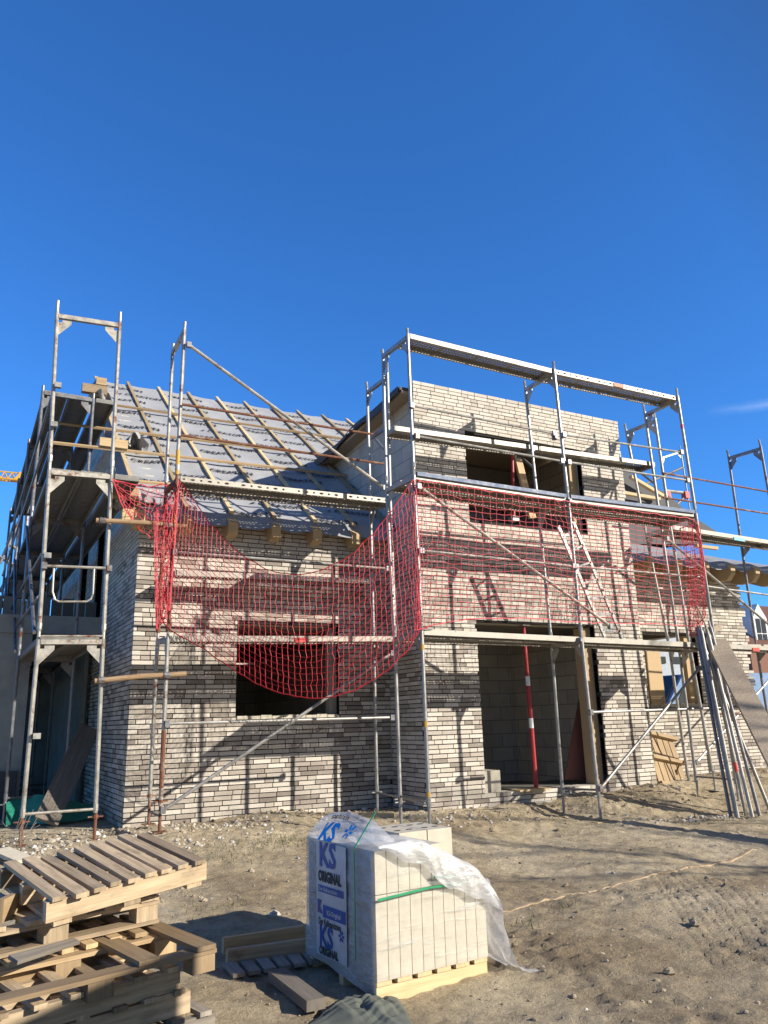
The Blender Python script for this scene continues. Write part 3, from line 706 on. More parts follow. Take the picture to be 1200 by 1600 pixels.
rod(sL, 'brace', at(291, 536, YF-.05), at(604, 765, YF-.05), .023, 'steel_worn'); rod(sL, 'brace', at(249, 1270, YF-.05), at(616, 1018, YF-.05), .021)
rod(sL, 'cross_rail', at(249, 1275, YF), at(233, 1268, YB), .014, 'steel_dark', False); rod(sL, 'cross_rail', at(589, 1238, YB), at(664, 1255, .2), .014, 'steel', False)
deck(sL, at(268, 893, YB+.12), at(576, 907, YB+.12), W=.25)
mark(sL, LF[1]+up, KF[1]+up, .55, .17, .005, 'red_mark')
# --- scaffold along the left gable
YD = 1.33
DA = post(((31, 1322), (60, 1003), (77, 738), (89, 494), (90.5, 470)), YD)
DB = post(((147, 1312), (161, 1003), (174, 746), (187, 509), (188, 488)), YD)
sG = thing('scaffold', 'long steel scaffold running back along the shaded left gable, its open end frame facing us', 'scaffold', (-3.8, 4, .4), 'steel facade scaffolds')
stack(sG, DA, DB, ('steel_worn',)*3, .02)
for p in (DA[0], DB[0]): jack(sG, p, .3, 'steel_rust')
prev = (DA, DB); BK = []
for i, y in enumerate((3.9, 6.47, 9.04, 11.6)):
    A = [Vector((-4.2, y, z)) for z in (.42, 2.56, 4.56, 6.56, 6.68)]; B = [Vector((-3.47, y, z)) for z in (.42, 2.56, 4.56, 6.56, 6.68)]
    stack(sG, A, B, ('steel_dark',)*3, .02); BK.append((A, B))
    for p in (A[0], B[0]): jack(sG, p, .3)
lv = [(DA, DB)]+BK
for i in range(4):
    for k in (1, 2, 3):
        if k == 3 and i == 0: continue
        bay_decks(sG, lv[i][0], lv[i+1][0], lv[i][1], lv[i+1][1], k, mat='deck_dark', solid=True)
    for k in (2, 3):
        if i == 0 and k == 3: continue
        deck(sG, lv[i][1][k]+Vector((.19, 0, .06)), lv[i+1][1][k]+Vector((.19, 0, .06)), W=.29, mat='deck_dark', solid=True)
    for dz in (.5, 1.0):
        for k in (1, 2):
            rod(sG, 'guard_rail', lv[i][0][k]+Vector((-.04, 0, dz)), lv[i+1][0][k]+Vector((-.04, 0, dz)), .0168, 'steel_dark', False)
    rod(sG, 'brace', lv[i][0][1]+Vector((-.05, 0, .1)), lv[i+1][0][2]+Vector((-.05, 0, -.1)), .02, 'steel_dark', False)
rod(sG, 'guard_rail', at(68, 884, YD-.05), at(172, 888, YD-.05), .017, 'steel_worn')
w = MB(); w.tube([at(84, 888, YD-.05), at(82, 925, YD-.05), at(86, 937, YD-.05), at(92, 940, YD-.05), at(135, 940, YD-.05), at(142, 936, YD-.05), at(145, 928, YD-.05), at(147, 889, YD-.05)], .012, 8); part(w, 'guard_loop', 'steel_worn', sG)
rod(sG, 'guard_rail', at(64, 994, YD-.05), at(161, 994, YD-.05), .014, 'steel_worn', False)
for (u, v) in ((57, 1150), (90, 602), (84, 663), (74, 868)): 
    p = at(u, v, YD-.06); w = MB(); w.box((p.x-.035, p.y-.03, p.z-.03), (p.x+.04, p.y+.03, p.z+.03)); part(w, 'coupler', 'steel', sG)
# round poles tying the two scaffolds
for (u0, v0, u1, v1, lb, mt) in ((148, 1064, 291, 1053, 'lower round wooden pole clamped between the two left scaffolds', 'rustwood'), (150, 813, 292, 823, 'upper rusty pole tying the left scaffolds behind the net', 'rustwood')):
    w = MB(); w.tube([at(u0, v0, 1.24), lerp(at(u0, v0, 1.24), at(u1, v1, 1.14), .5)+Vector((0, 0, .012)), at(u1, v1, 1.14)], .03, 10); o = solo(w, 'tie_pole', mt, lb, 'pole')
    for t in (.07, .78):
        w = MB(); c = lerp(at(u0, v0, 1.24), at(u1, v1, 1.14), t); w.tube([c-Vector((.035, 0, 0)), c+Vector((.035, 0, 0))], .042, 8); part(w, 'coupler', 'steel_dark', o)
# --- scaffold before the right part
SY, SB = .78, 1.51
EA = post(((1118, 1235), (1078, 1012), (1048, 826), (1024, 658), (1022, 645)), SY); EB = post(((1079, 1243), (1046, 1012), (1010, 838), (979, 676), (976, 662)), SB)
FA = post(((1280, 1235), (1240, 1020), (1216, 855), (1189, 701), (1186, 687)), SY); FB = post(((1215, 1215), (1182, 1012), (1158, 850), (1139, 716), (1136, 703)), SB)
sQ = thing('scaffold', 'steel scaffold at the right edge before the low-roofed right part of the house', 'scaffold', (7, 1, .4), 'steel facade scaffolds')
stack(sQ, EA, EB, ('steel',)*3, None); stack(sQ, FA, FB, ('steel_dark',)*3, None)
for p in (EA[0], EB[0], FA[0], FB[0]): jack(sQ, p, .35)
for k in (1, 2): bay_decks(sQ, EA, FA, EB, FB, k)
ext = FA[1]-EA[1]
for k in (1, 2): bay_decks(sQ, FA, [p+ext for p in FA], FB, [p+ext for p in FB], k)
for (u0, v0, u1, v1, mt) in ((1036, 739, 1260, 779, 'steel_rust'), (1036, 777, 1260, 812, 'steel_rust'), (1095, 915, 1260, 938, 'steel'), (1110, 1115, 1260, 1118, 'steel_rust')):
    rod(sQ, 'guard_rail', at(u0, v0, SY-.05), at(u1, v1, SY-.05), .0168, mt, False)
rod(sQ, 'brace', at(1040, 840, SY-.06), at(1230, 1000, SY-.06), .021); rod(sQ, 'brace', at(1086, 1194, SB), at(1230, 1030, SB), .021); rod(sQ, 'cross_rail', at(1036, 854, SY), at(1050, 838, SB), .02, 'steel_dark', False)
mark(sQ, EA[1]+up, FA[1]+up, .62, .17, .0, 'red_mark'); mark(sQ, EA[2]+up, FA[2]+up, .62, .28, .0, 'cyan_mark')
# --- lone frame on the far side of the house
G = lambda u, v: at(u, v, 10.5)
sB = thing('scaffold', 'small far scaffold frame with red couplers seen beyond the roof at right', 'scaffold', G(1055, 800), 'steel facade scaffolds')
frame(sB, (G(1050, 830), G(1033, 716), G(1031, 706)), (G(1083, 830), G(1064, 706), G(1062, 696)), 'steel'); rod(sB, 'guard_rail', G(1040, 767), G(1075, 771), .06, 'steel', False); 
rod(sB, 'guard_rail', G(985, 767), G(1068, 730), .04, 'steel_dark', False); rod(sB, 'brace', G(1050, 796), G(1072, 775), .05, 'steel_dark', False)
for (u, v) in ((1042, 773), (1071, 773)):
    w = MB(); p = G(u, v); w.box((p.x-.1, p.y-.1, p.z-.14), (p.x+.1, p.y+.1, p.z+.1)); part(w, 'coupler', 'red_mark', sB)
# second far scaffold left behind the garage
sF = thing('scaffold', 'dark scaffold stair tower rising far behind the garage at the left edge', 'scaffold', at(30, 900, 13), 'steel facade scaffolds')
H = lambda u, v: at(u, v, 13)
for (u0, v0, u1, v1) in ((53, 700, 28, 960), (38, 762, 14, 960), (60, 712, 44, 960), (17, 860, 8, 960)):
    rod(sF, 'standard', H(u1, v1), H(u0, v0), .05, 'steel_dark', False)
for (u0, v0, u1, v1) in ((0, 880, 30, 815), (0, 925, 40, 850), (0, 870, 20, 882), (10, 848, 40, 866), (36, 775, 50, 776), (52, 712, 62, 714), (5, 905, 30, 912)):
    rod(sF, 'brace', H(u0, v0), H(u1, v1), .045, 'steel_dark', False)
# ------------------------------------------------------------------ safety nets
def spline(P, t):
    n = len(P)-1; x = min(t*n, n-1e-6); i = int(x); f = x-i
    p0, p1, p2, p3 = P[max(i-1, 0)], P[i], P[i+1], P[min(i+2, n)]
    return .5*((2*p1)+(p2-p0)*f+(2*p0-5*p1+4*p2-p3)*f*f+(3*p1-p0-3*p2+p3)*f**3)
def net(fn, nu, nv, r=.0038, border=.008):
    mb = MB(); P = [[fn(i/nu, j/nv) for i in range(nu+1)] for j in range(nv+1)]
    def seg(a, b, rr):
        d = (b-a)
        if d.length < 1e-5: return
        d.normalize(); x = d.cross(Vector((.3, .9, .2))).normalized(); y = d.cross(x); V = []
        for e in (a, b):
            for k in range(3): V.append(e+x*(rr*math.cos(k*2.094))+y*(rr*math.sin(k*2.094)))
        mb.add(V, [(0, 3, 4, 1), (1, 4, 5, 2), (2, 5, 3, 0)])
    for j in range(nv+1):
        for i in range(nu+1):
            if i < nu: seg(P[j][i], P[j][i+1], border if j in (0, nv) else r)
            if j < nv: seg(P[j][i], P[j+1][i], border if i in (0, nu) else r)
    return mb
def jit(u, v, k, s): return Vector((k*mn.noise((u*9, v*9, s)), k*mn.noise((u*9, v*9, s+3)), k*mn.noise((u*9, v*9, s+6))))
PN = ((0, -.06, 0), Vector((1.23, 2.75, 0)))     # vertical plane from the bay corner post to the left post
topL = [atp(u, v, *PN) for u, v in ((645, 750), (622, 785), (592, 823), (555, 862), (515, 886), (470, 898), (428, 893), (388, 874), (350, 842), (320, 806), (297, 772), (280, 750))]
botL = [atp(u, v, *PN) for u, v in ((655, 983), (638, 1014), (600, 1050), (556, 1077), (515, 1089), (475, 1090), (430, 1080), (388, 1060), (350, 1036), (312, 1010), (280, 993), (252, 972))]
PNn = Vector((-.41, -.91, 0))
def netL(u, v):
    # widen spacing towards the gathered ends
    return lerp(spline(topL, u), spline(botL, u), v)+PNn*(.14*math.sin(math.pi*u)*math.sin(math.pi*v)+.03)+jit(u*3, v*3, .02, 1)
solo(net(netL, 54, 22, .0036, .008), 'safety_net', 'net', 'sagging red safety net hanging in a deep curve before the left wall', 'safety net')
topR = [at(u, v, -.09) for u, v in ((649, 750), (700, 757), (770, 768), (840, 778), (890, 784), (960, 794), (1030, 804), (1082, 812), (1092, 830))]
botR = [at(u, v, -.09) for u, v in ((652, 985), (700, 972), (770, 966), (840, 967), (905, 972), (970, 974), (1030, 975), (1075, 978), (1098, 975))]
def netR(u, v):
    return lerp(spline(topR, u), spline(botR, u), v)+Vector((0, -.05*math.sin(math.pi*v)-.035*math.sin(u*14+v*2)*math.sin(math.pi*v), .03*math.sin(u*22)*math.sin(math.pi*v)))+jit(u*4, v*2, .03, 4)
solo(net(netR, 50, 22, .0036, .008), 'safety_net', 'net', 'taut red safety net stretched across the bay scaffold below its middle deck', 'safety net')
topG = [at(u, v, YD-.05) for u, v in ((176, 749), (210, 757), (240, 760), (262, 758), (278, 752))]
botG = [at(u, v, YD-.1) for u, v in ((186, 776), (205, 812), (225, 832), (245, 842), (262, 838))]
solo(net(lambda u, v: lerp(spline(topG, u), spline(botG, u), v)+jit(u*2, v*2, .05, 8), 14, 9), 'safety_net', 'net', 'short loose end of red net tied to the left end frame', 'safety net')
fT = [at(u, v, YF-.06) for u, v in ((240, 800), (256, 790), (268, 775), (278, 765))]; fB = [at(u, v, YF-.06) for u, v in ((244, 985), (249, 978), (256, 968), (264, 955))]
solo(net(lambda u, v: lerp(spline(fT, u), spline(fB, u), v)+jit(u*5, v*6, .05, 12)+Vector((0, -.04*math.sin(u*20), 0)), 22, 18), 'safety_net', 'net', 'bunched red net gathered in folds down the rusty left post', 'safety net')
gT = [at(u, v, -.1) for u, v in ((1062, 826), (1076, 822), (1090, 822))]; gB = [at(u, v, -.1) for u, v in ((1075, 985), (1085, 992), (1100, 960))]
solo(net(lambda u, v: lerp(spline(gT, u), spline(gB, u), v)+Vector((.12*math.sin(v*3.1)*(1-u), -.05*math.sin(u*15), 0))+jit(u*4, v*6, .05, 15), 9, 17), 'safety_net', 'net', 'knotted red net end bunched round the right corner post', 'safety net')
# ------------------------------------------------------------------ things at the openings
pr = thing('steel_prop', 'red and white adjustable steel prop standing in the large doorway', 'prop', at(838, 1232, YR+.05))
p, q = at(838, 1232, YR+.05), at(818, 978, YR+.05)
for t0, t1, mt in ((0, .36, 'red_paint'), (.36, .42, 'white_paint'), (.42, .62, 'red_paint'), (.62, .68, 'white_paint'), (.68, 1, 'red_paint')):
    w = MB(); w.tube([lerp(p, q, t0), lerp(p, q, t1)], .034 if t1 < .7 else .028, 10); part(w, 'tube', mt, pr)
w = MB(); w.box((p.x-.07, p.y-.07, p.z-.006), (p.x+.07, p.y+.07, p.z)); w.box((q.x-.07, q.y-.07, q.z), (q.x+.07, q.y+.07, q.z+.006)); part(w, 'end_plate', 'steel_dark', pr)
p, q = at(803, 814, YR+.12), at(800, 700, YR+.12)
pr = thing('steel_prop', 'short red steel prop standing in the upper window', 'prop', p); w = MB(); w.tube([p, q], .027, 10); part(w, 'tube', 'red_paint', pr); w = MB(); w.box((p.x-.06, p.y-.06, p.z-.005), (p.x+.06, p.y+.06, p.z+.07)); part(w, 'end_plate', 'steel', pr)
w = MB(); w.bar(at(832, 810, YR+.1), at(806, 705, YR+.14), .13, .05, up=(0, -1, 0)); solo(w, 'plank', 'wood_new', 'short pale plank slanting in the upper window', 'plank')
w = MB(); w.prism([at(u, v, 1.9) for u, v in ((882, 1218), (921, 1220), (922, 1110), (915, 1075), (908, 1075))], (.02, .04, 0)); solo(w, 'formwork_panel', 'wood_red', 'tapered red formwork board leaning inside the large doorway', 'board')
for k, (x0_, x1_, z0_, z1_) in enumerate(((dL.x+.02, dL.x+.36, 0, .32),)):
    st = MB(); zz = dB.z; st.box((x0_, YR+.13, zz), (x1_, YR+.55, zz+.3)); solo(st, 'cream_block', 'block', 'large cream block on the left of the doorway sill', 'block', 'cream blocks in the doorway')
st = MB(); st.box((dL.x+.02, YR+.2, dB.z+.303), (dL.x+.14, YR+.6, dB.z+.5)); solo(st, 'cream_block', 'block', 'narrow cream block standing on the large block in the doorway', 'block', 'cream blocks in the doorway')
w = MB(); p = at(828, 1238, YR-.0); w.box((p.x-.25, YR-.1, dB.z+.003), (p.x+.3, YR+.12, dB.z+.028)); solo(w, 'sill_board', 'wood_pale', 'thin pale board under the steel prop on the doorway sill', 'board')
# wooden panel inside the right window
w = MB(); w.box((at(1013, 1060, YQ+.36).x, YQ+.36, qwin[2]-.2), (at(1036, 1060, YQ+.36).x, YQ+.41, qwin[3]-.1)); solo(w, 'timber_board', 'wood_new', 'sunlit upright timber panel inside the right window', 'panel')
# leaning pallet by the right wall
def make_pallet(name, label, M4, L, W, style, mat, group='wooden pallets', nsl=9, seed=1, blocks=True):
    rn = random.Random(seed); t = thing(name, label, 'pallet', M4.translation, group)
    def bar(nm, a, b, w_, h_, m_=None):
        x = MB(); x.bar(M4 @ Vector(a), M4 @ Vector(b), w_, h_, up=(M4.to_3x3() @ Vector((0, 0, 1))), tone=rn.random()); part(x, nm, m_ or mat, t)
    if style == 'slat':
        for y in (-W/2+.03, 0, W/2-.03): bar('stringer', (-L/2, y, -.07), (L/2, y, -.07), .045, .095)
        for i in range(nsl):
            x = -L/2+.06+i*(L-.12)/(nsl-1)+rn.uniform(-.008, .008); bar('slat', (x, -W/2-.02+rn.uniform(-.03, .02), -.011), (x+rn.uniform(-.016, .016), W/2+rn.uniform(-.04, .03), -.011+rn.uniform(-.003, .012)), rn.uniform(.056, .066), .022)
        for x in (-L/2+.08, 0, L/2-.08): bar('bottom_board', (x, -W/2, -.129), (x, W/2, -.129), .09, .02)
    else:
        for y in (-W/2+.05, 0, W/2-.05):
            if blocks is True: bar('bottom_board', (-L/2, y, -.133), (L/2, y, -.133), .1, .02)
            for x in (-L/2+.07, 0, L/2-.07): bar('block', (x, y-.05, -.085), (x, y+.05, -.085), .12, .075)
            bar('carrier_board', (-L/2, y, -.036), (L/2, y, -.036), .1, .02)
        for i in range(nsl):
            if blocks is not True and i in blocks: continue
            x = -L/2+.06+i*(L-.12)/(nsl-1); bar('deck_board', (x, -W/2-.01, -.013), (x, W/2+.01, -.013), .1, .022)
    return t
def pose(p, yaw, b=0, c=0): return Matrix.Translation(Vector(p)) @ Matrix.Rotation(R(yaw), 4, 'Z') @ Matrix.Rotation(R(b), 4, 'Y') @ Matrix.Rotation(R(c), 4, 'X')
def fr_pose(u, v, z, yaw, L, W, b=0, c=0):       # pose from the near right top corner
    p = atz(u, v, z); m_ = pose((0, 0, 0), yaw, b, c); return pose(p-(m_ @ Vector((L/2, -W/2, 0))), yaw, b, c)
make_pallet('pallet', 'weathered grey pallet with nine slats lying tilted on top of the pallet heap', pose((-4.108, -3.394, .893), 15.2, -4.8, 7), .88, .704, 'slat', 'wood_old', seed=2)
make_pallet('pallet', 'grey block pallet with thick corner blocks directly under the topmost pallet', fr_pose(250, 1397, .715, 13, 1.1, .8, -1.5, 1), 1.1, .8, 'block', 'wood_old', nsl=6, seed=3)
make_pallet('pallet', 'fresh yellow pallet with open frame jutting out to the right of the heap', fr_pose(339, 1472, .56, 12, 1.15, .95, -1, 0), 1.15, .95, 'block', 'wood_mid', nsl=8, seed=4, blocks=(0, 1, 2, 3, 4, 6))
make_pallet('pallet', 'yellow pallet half hidden under the grey block pallet, its long beam facing us', fr_pose(233, 1450, .565, 13, .75, .6, -2, 1), .75, .6, 'slat', 'wood_new', nsl=6, seed=14)
make_pallet('pallet', 'brown shaded pallet with white scuffs on its front beam, third from the ground', fr_pose(283, 1505, .48, 13, 1.2, .8, -1.5, 0), 1.2, .8, 'slat', 'wood_old', nsl=8, seed=5)
make_pallet('pallet', 'brown shaded pallet second from the ground, its beam end showing a dark stamp', fr_pose(299, 1540, .37, 12, 1.2, .8, -1, 0), 1.2, .8, 'slat', 'wood_old', nsl=8, seed=6)
make_pallet('pallet', 'lowest pallet of the heap with one sunlit slat sticking out at the right', fr_pose(338, 1574, .25, 12, 1.2, .8, 0, 0), 1.2, .8, 'slat', 'wood_grey', nsl=8, seed=7)
for k, (u0, v0, z0_, u1, v1, z1_, lb) in enumerate(((20, 1500, .6, 120, 1470, .6, 'loose splintered board wedged in the middle of the pallet heap'),)):
    w = MB(); w.bar(atz(u0, v0, z0_), atz(u1, v1, z1_), .07, .018, up=(.1*k, -.3, 1), tone=.2, taper=.7); solo(w, 'loose_board', 'wood_grey', lb, 'board')
w = MB(); w.bar(atz(0, 1424, .74), atz(48, 1400, .74), .03, .11, up=(0, 0, 1)); solo(w, 'plank', 'wood_new', 'fresh sunlit board end sticking out at the left edge of the pallet heap', 'plank')
# pallet standing against the wall at right
A_, B_ = at(1030, 1228, 1.5), at(1078, 1236, 1.75); C_ = at(1022, 1152, 1.88)
ex = (B_-A_).normalized(); eu = (C_-A_); eu = (eu-ex*eu.dot(ex)).normalized(); en = ex.cross(eu)
L_ = (C_-A_).length; W_ = (B_-A_).length; lp = thing('pallet', 'small orange-brown pallet leaning on the wall under the right window', 'pallet', A_, 'wooden pallets')
for i in range(5):
    w = MB(); x = W_*(i+.5)/5; w.bar(A_+ex*x, A_+ex*x+eu*L_, W_/5-.03, .02, up=en, tone=.3+.5*random.random()); part(w, 'slat', 'wood_mid', lp)
for t in (.03, .5, .95):
    w = MB(); q = A_+eu*L_*t+en*.05; w.bar(q-ex*.03, q+ex*(W_+.05), .06, .075, up=en, tone=.4); part(w, 'beam', 'wood_mid', lp)
# ------------------------------------------------------------------ boards lying between heap and block stack
def gpt(u, v, lift=0):
    z = .12
    for _ in range(6): p = atz(u, v, z); z = gz(p.x, p.y)+lift
    return atz(u, v, z)
bp = thing('broken_pallet', 'broken pallet of pale slats with two beams on edge beside the wrapped stack', 'pallet', gpt(420, 1500))
a0, a1 = gpt(348, 1478, .05), gpt(474, 1458, .05); w = MB(); w.bar(a0, a1, .04, .1); part(w, 'beam', 'wood_new', bp)
a0, a1 = gpt(354, 1497, .05), gpt(488, 1478, .05); w = MB(); w.bar(a0, a1, .04, .1); part(w, 'beam', 'wood_old', bp)
for k in range(6):
    t = k/5; p = lerp(gpt(358, 1506, .03), gpt(480, 1490, .03), t); q = lerp(gpt(374, 1524, .03), gpt(492, 1504, .03), t); w = MB(); w.bar(p, q, .075, .022); part(w, 'slat', 'wood_grey', bp)
p, q = gpt(432, 1522, .05), gpt(494, 1570, .05); w = MB(); w.bar(p, q, .11, .055); solo(w, 'timber_offcut', 'wood_grey', 'grey squared timber lying in the shade before the wrapped stack', 'timber')
# canvas heap
def tarp(u, v):
    p = lerp(gpt(478, 1606), gpt(650, 1612), u); q = gpt(540+80*u, 1560); b_ = lerp(p, q, v)
    e = math.sin(math.pi*u)**.5*math.sin(math.pi*min(1, v*1.02))**.6
    tri = lambda q: abs((q % 1)-.5)*2
    n1 = .5*mn.noise((u*2.5, v*2.5, 3)); n2 = .6*mn.noise((u*3, v*3, 9))
    h = e*(.022+.02*tri(2.3*u+1.1*v+n1)+.02*tri(-1.3*u+2.2*v+n2)+.011*tri(4.6*u+2.9*v+n1*2)+.006*tri(-7*u+6*v+n2*2))
    return b_+Vector((.03*n1, .03*n2, .008+h))
w = MB(); w.grid(tarp, 110, 80); o = solo(w, 'canvas_tarp', 'tarp', 'crumpled grey green canvas lying at the bottom before the stack', 'tarp')
# ------------------------------------------------------------------ wrapped stack of sand-lime blocks
KN = Vector((-2.69, -3.9, .07)); ky = R(5); k1 = Vector((math.cos(ky), math.sin(ky), 0)); k2 = Vector((-math.sin(ky), math.cos(ky), 0)); k3 = Vector((0, 0, 1))
def K(a, b, c): return KN+k1*a+k2*b+k3*c
kp = thing('pallet', 'pale low pallet carrying the wrapped block stack', 'pallet', KN, 'wooden pallets')
for b_ in (.03, .4, .78):
    w = MB(); w.bar(K(0, b_, .045), K(.8, b_, .045), .05, .09, tone=.8); part(w, 'stringer', 'wood_pale', kp)
for i in range(6):
    w = MB(); w.bar(K(.05+i*.14, .0, .105), K(.05+i*.14, .82, .105), .1, .022, tone=.7); part(w, 'slat', 'wood_pale', kp)
def kblock(a, b, c, da, db, dc, label, holes=False):
    bev = .006
    w = MB(); P = [K(x, y, z) for z in (c, c+dc) for x, y in ((a, b), (a+da, b), (a+da, b+db), (a, b+db))]
    w.add(P, [(3, 2, 1, 0), (4, 5, 6, 7), (0, 1, 5, 4), (1, 2, 6, 5), (2, 3, 7, 6), (3, 0, 4, 7)])
    o = solo(w, 'sand_lime_block', 'block', label, 'block', 'cream sand-lime blocks of the wrapped stack')
    if holes:
        h = MB()
        for i in range(2):
            for j in range(2):
                cx, cy = a+da*(.28+.44*i), b+db*(.28+.44*j); pts = [K(cx+.028*math.cos(q*.785), cy+.018*math.sin(q*.785), c+dc+.002) for q in range(8)]; h.add(pts, [tuple(range(8))])
        part(h, 'grip_hole', 'blockhole', o)
    return o
T1, T2, n1 = .117, .565, 10
for i in range(n1):
    for j in range(2): kblock(.004+i*.081, .003+j*.41, T1, .0765, .405, .443, 'cream sand-lime block on edge in the lower layer of the wrapped stack' if j == 0 else 'cream sand-lime block on edge in the hidden back row of the lower layer')
for i in range(6): kblock(.004+i*.081, .003, T2, .0765, .405, .232, 'cream sand-lime block on edge in the short upper layer under the loose film')
for i in range(5): kblock(.004+i*.081, .413, T2, .0765, .405, .232, 'cream sand-lime block on edge in the back of the upper layer')
kblock(.46, .42, T2, .22, .4, .25, 'large holed cream block on the open back of the stack, next to the film', True)
kblock(.69, .42, T2, .2, .4, .25, 'large holed cream block at the right end of the open top layer', True)
# film: left face (printed), right face, loose top
wrap = thing('plastic_wrap', 'torn clear plastic wrap with blue print hanging over the block stack', 'plastic wrap', KN)
def fl(u, v):   # u: back to near corner, v: bottom to top
    return K(-.008-.012*abs(mn.noise((u*5, v*6, 2)))-.035*max(0, .22-v)*(1-u), .832*(1-u)-.006, .1+v*.702-.08*max(0, u-.3)*(1-v)*1.2)
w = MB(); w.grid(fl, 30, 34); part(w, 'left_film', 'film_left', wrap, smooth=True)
def frr(u, v):  # right face
    x = .83*u; top = .81-.0*u if u < .0 else .82-.34*max(0, (u-.02))**.8 if u < .7 else .82-.34*(.68**.8)-.1*(u-.7)
    return K(-.005+x, -.012-.008*mn.noise((u*6, v*8, 1))-.006*math.sin(v*22+u*9), .12+v*(top-.12)+.05*u*(1-v)*0)
w = MB(); w.grid(frr, 40, 34); part(w, 'front_film', 'film', wrap, smooth=True)
def ft(u, v):   # loose sheet: hangs over the front edge, lies on the top and slopes over the step to the right
    a_ = u*.87; zt_ = .832 if a_ < .3 else .832-.235*min(1, (a_-.3)/.5)**1.15
    zf = zt_-(.02+.2*min(1, u/.55)-.12*max(0, u-.55)); q = .022*mn.noise((u*5, v*4, 7))+.01*mn.noise((u*13, v*9, 7))+.014*math.sin(u*19+v*5)*(.3+u*.7)
    zt_ -= .14*max(0, (u-.82)/.18)**1.6; zf -= .06*max(0, (u-.82)/.18)
    if v < .35: k = v/.35; return K(a_+.05*(1-k)*u, -.036-abs(q)*.6-.012*math.sin(k*3.1), zf+(zt_-zf)*k+.012*math.sin(u*23)*(1-k))
    k = (v-.35)/.65; return K(a_+.02*math.sin(k*5)*u, -.036+k*(.4-.1*u), zt_+q*.8*(.4+k)+.012*math.sin(k*9+u*7))
w = MB(); w.grid(ft, 60, 34); part(w, 'top_film', 'film_milky', wrap, smooth=True)
def fside(u, v):  # hanging veil at the right end reaching the ground
    p = [K(.84, -.02+.3*u, .55), K(.87, -.05+.36*u, .42), K(.9, -.08+.36*u, .25), K(.93, -.12+.32*u, .08), K(1.0, -.16+.22*u, .03), K(1.1, -.2+.12*u, .02)]
    q = spline(p, v); return q+Vector((.035*mn.noise((u*5, v*6, 2)), .04*mn.noise((u*5, v*5, 8)), .022*abs(mn.noise((u*6, v*5, 5)))))
w = MB(); w.grid(fside, 18, 40); part(w, 'side_film', 'film_milky', wrap, smooth=True)
def fup(u, v):   # flap standing up above the left edge
    hgt = .19*math.sin(math.pi*min(1, .12+u*.9))**.7*(1-.25*u)
    return K(-.005+.16*v*u+.05*v, .84*(1-u)*(1-.12*v)+.03*v, .8+v*hgt)+Vector((.02*mn.noise((u*5, v*4, 3)), .02*mn.noise((u*5, v*4, 6)), .02*mn.noise((u*4, v*2, 1))*v))
w = MB(); w.grid(fup, 36, 16); part(w, 'upright_flap', 'film_milky', wrap, smooth=True)
# print on the film
def onleft(a0, c0, lift=.028):
    # a0: distance from the back corner, c0: height; letters run towards the near corner
    return lambda px, py: K(-lift+.002-.002*math.sin((a0+px)*9), .82-(a0+px), c0+py-.1*(a0+px)*.0)
def quadl(a0, a1, c0, c1, mat, lift=.0265, name='print'):
    w = MB(); f = onleft(0, 0, lift); n = 6
    w.grid(lambda u, v: f(a0+(a1-a0)*u, c0+(c1-c0)*v), n, 1); part(w, name, mat, wrap)
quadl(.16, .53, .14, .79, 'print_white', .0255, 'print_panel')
def lett(s, a0, c0, size, mat, bold=.0, sx=1.0, shear=0, lift=.029):
    w = MB(); t = text_mesh(s, size, bold, shear); f = onleft(a0, c0, lift); put_text(w, t, lambda x, y: f(x*sx, y)); part(w, 'print', mat, wrap)
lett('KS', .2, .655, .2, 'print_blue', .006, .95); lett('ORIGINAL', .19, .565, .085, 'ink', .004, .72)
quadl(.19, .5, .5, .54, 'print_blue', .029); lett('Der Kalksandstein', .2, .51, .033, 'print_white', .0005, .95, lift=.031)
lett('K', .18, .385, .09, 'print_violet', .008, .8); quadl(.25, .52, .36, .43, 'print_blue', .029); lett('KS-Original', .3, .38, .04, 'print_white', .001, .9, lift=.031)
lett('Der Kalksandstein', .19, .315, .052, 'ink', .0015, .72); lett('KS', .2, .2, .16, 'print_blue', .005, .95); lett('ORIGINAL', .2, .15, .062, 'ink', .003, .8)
def flower(a0, c0, r, mat, mapf):
    w = MB()
    for k in range(6):
        an = k*math.pi/3; c = (a0+r*.6*math.cos(an), c0+r*.6*math.sin(an)); pts = []
        for q in range(8):
            t = q*math.pi/4; x = r*.42*math.cos(t); y = r*.2*math.sin(t); pts.append(mapf(c[0]+x*math.cos(an)-y*math.sin(an), c[1]+x*math.sin(an)+y*math.cos(an)))
        w.add(pts, [tuple(range(8))])
    part(w, 'print', mat, wrap)
flower(.47, .29, .035, 'print_blue', onleft(0, 0, .029))
def onflap(px, py):
    u = min(.99, max(.01, px/.84)); p = fup(u, min(.98, max(0, py/.17))); return p-k1*.012-k2*.0
w = MB(); t = text_mesh('KS', .15, .006); put_text(w, t, lambda x, y: onflap(.17+x*1.15, .0+y*.95)); part(w, 'print', 'print_cyan', wrap)
w = MB(); t = text_mesh('sandstein', .05, .001, .2); put_text(w, t, lambda x, y: onflap(.2+x*1.1, .122+y*.9)); part(w, 'print', 'ink', wrap)
flower(.47, .075, .045, 'print_cyan', onflap)
# green straps
for (p, q) in ((K(-.034, .17, .2), K(-.034, .17, .8)), (K(-.034, .17, .8), K(.1, .13, 1.0)), (K(0, -.032, .545), K(.36, -.03, .565)), (K(.363, -.03, .565), K(.62, -.032, .56)), (K(.4, -.032, .62), K(.56, -.032, .605))):
    w = MB(); w.bar(p, q, .004, .011 if p.x < KN.x else .013, up=(0, 0, 1) if abs((q-p).z) < .1 else (0, 1, 0)); part(w, 'strap', 'strap', wrap)
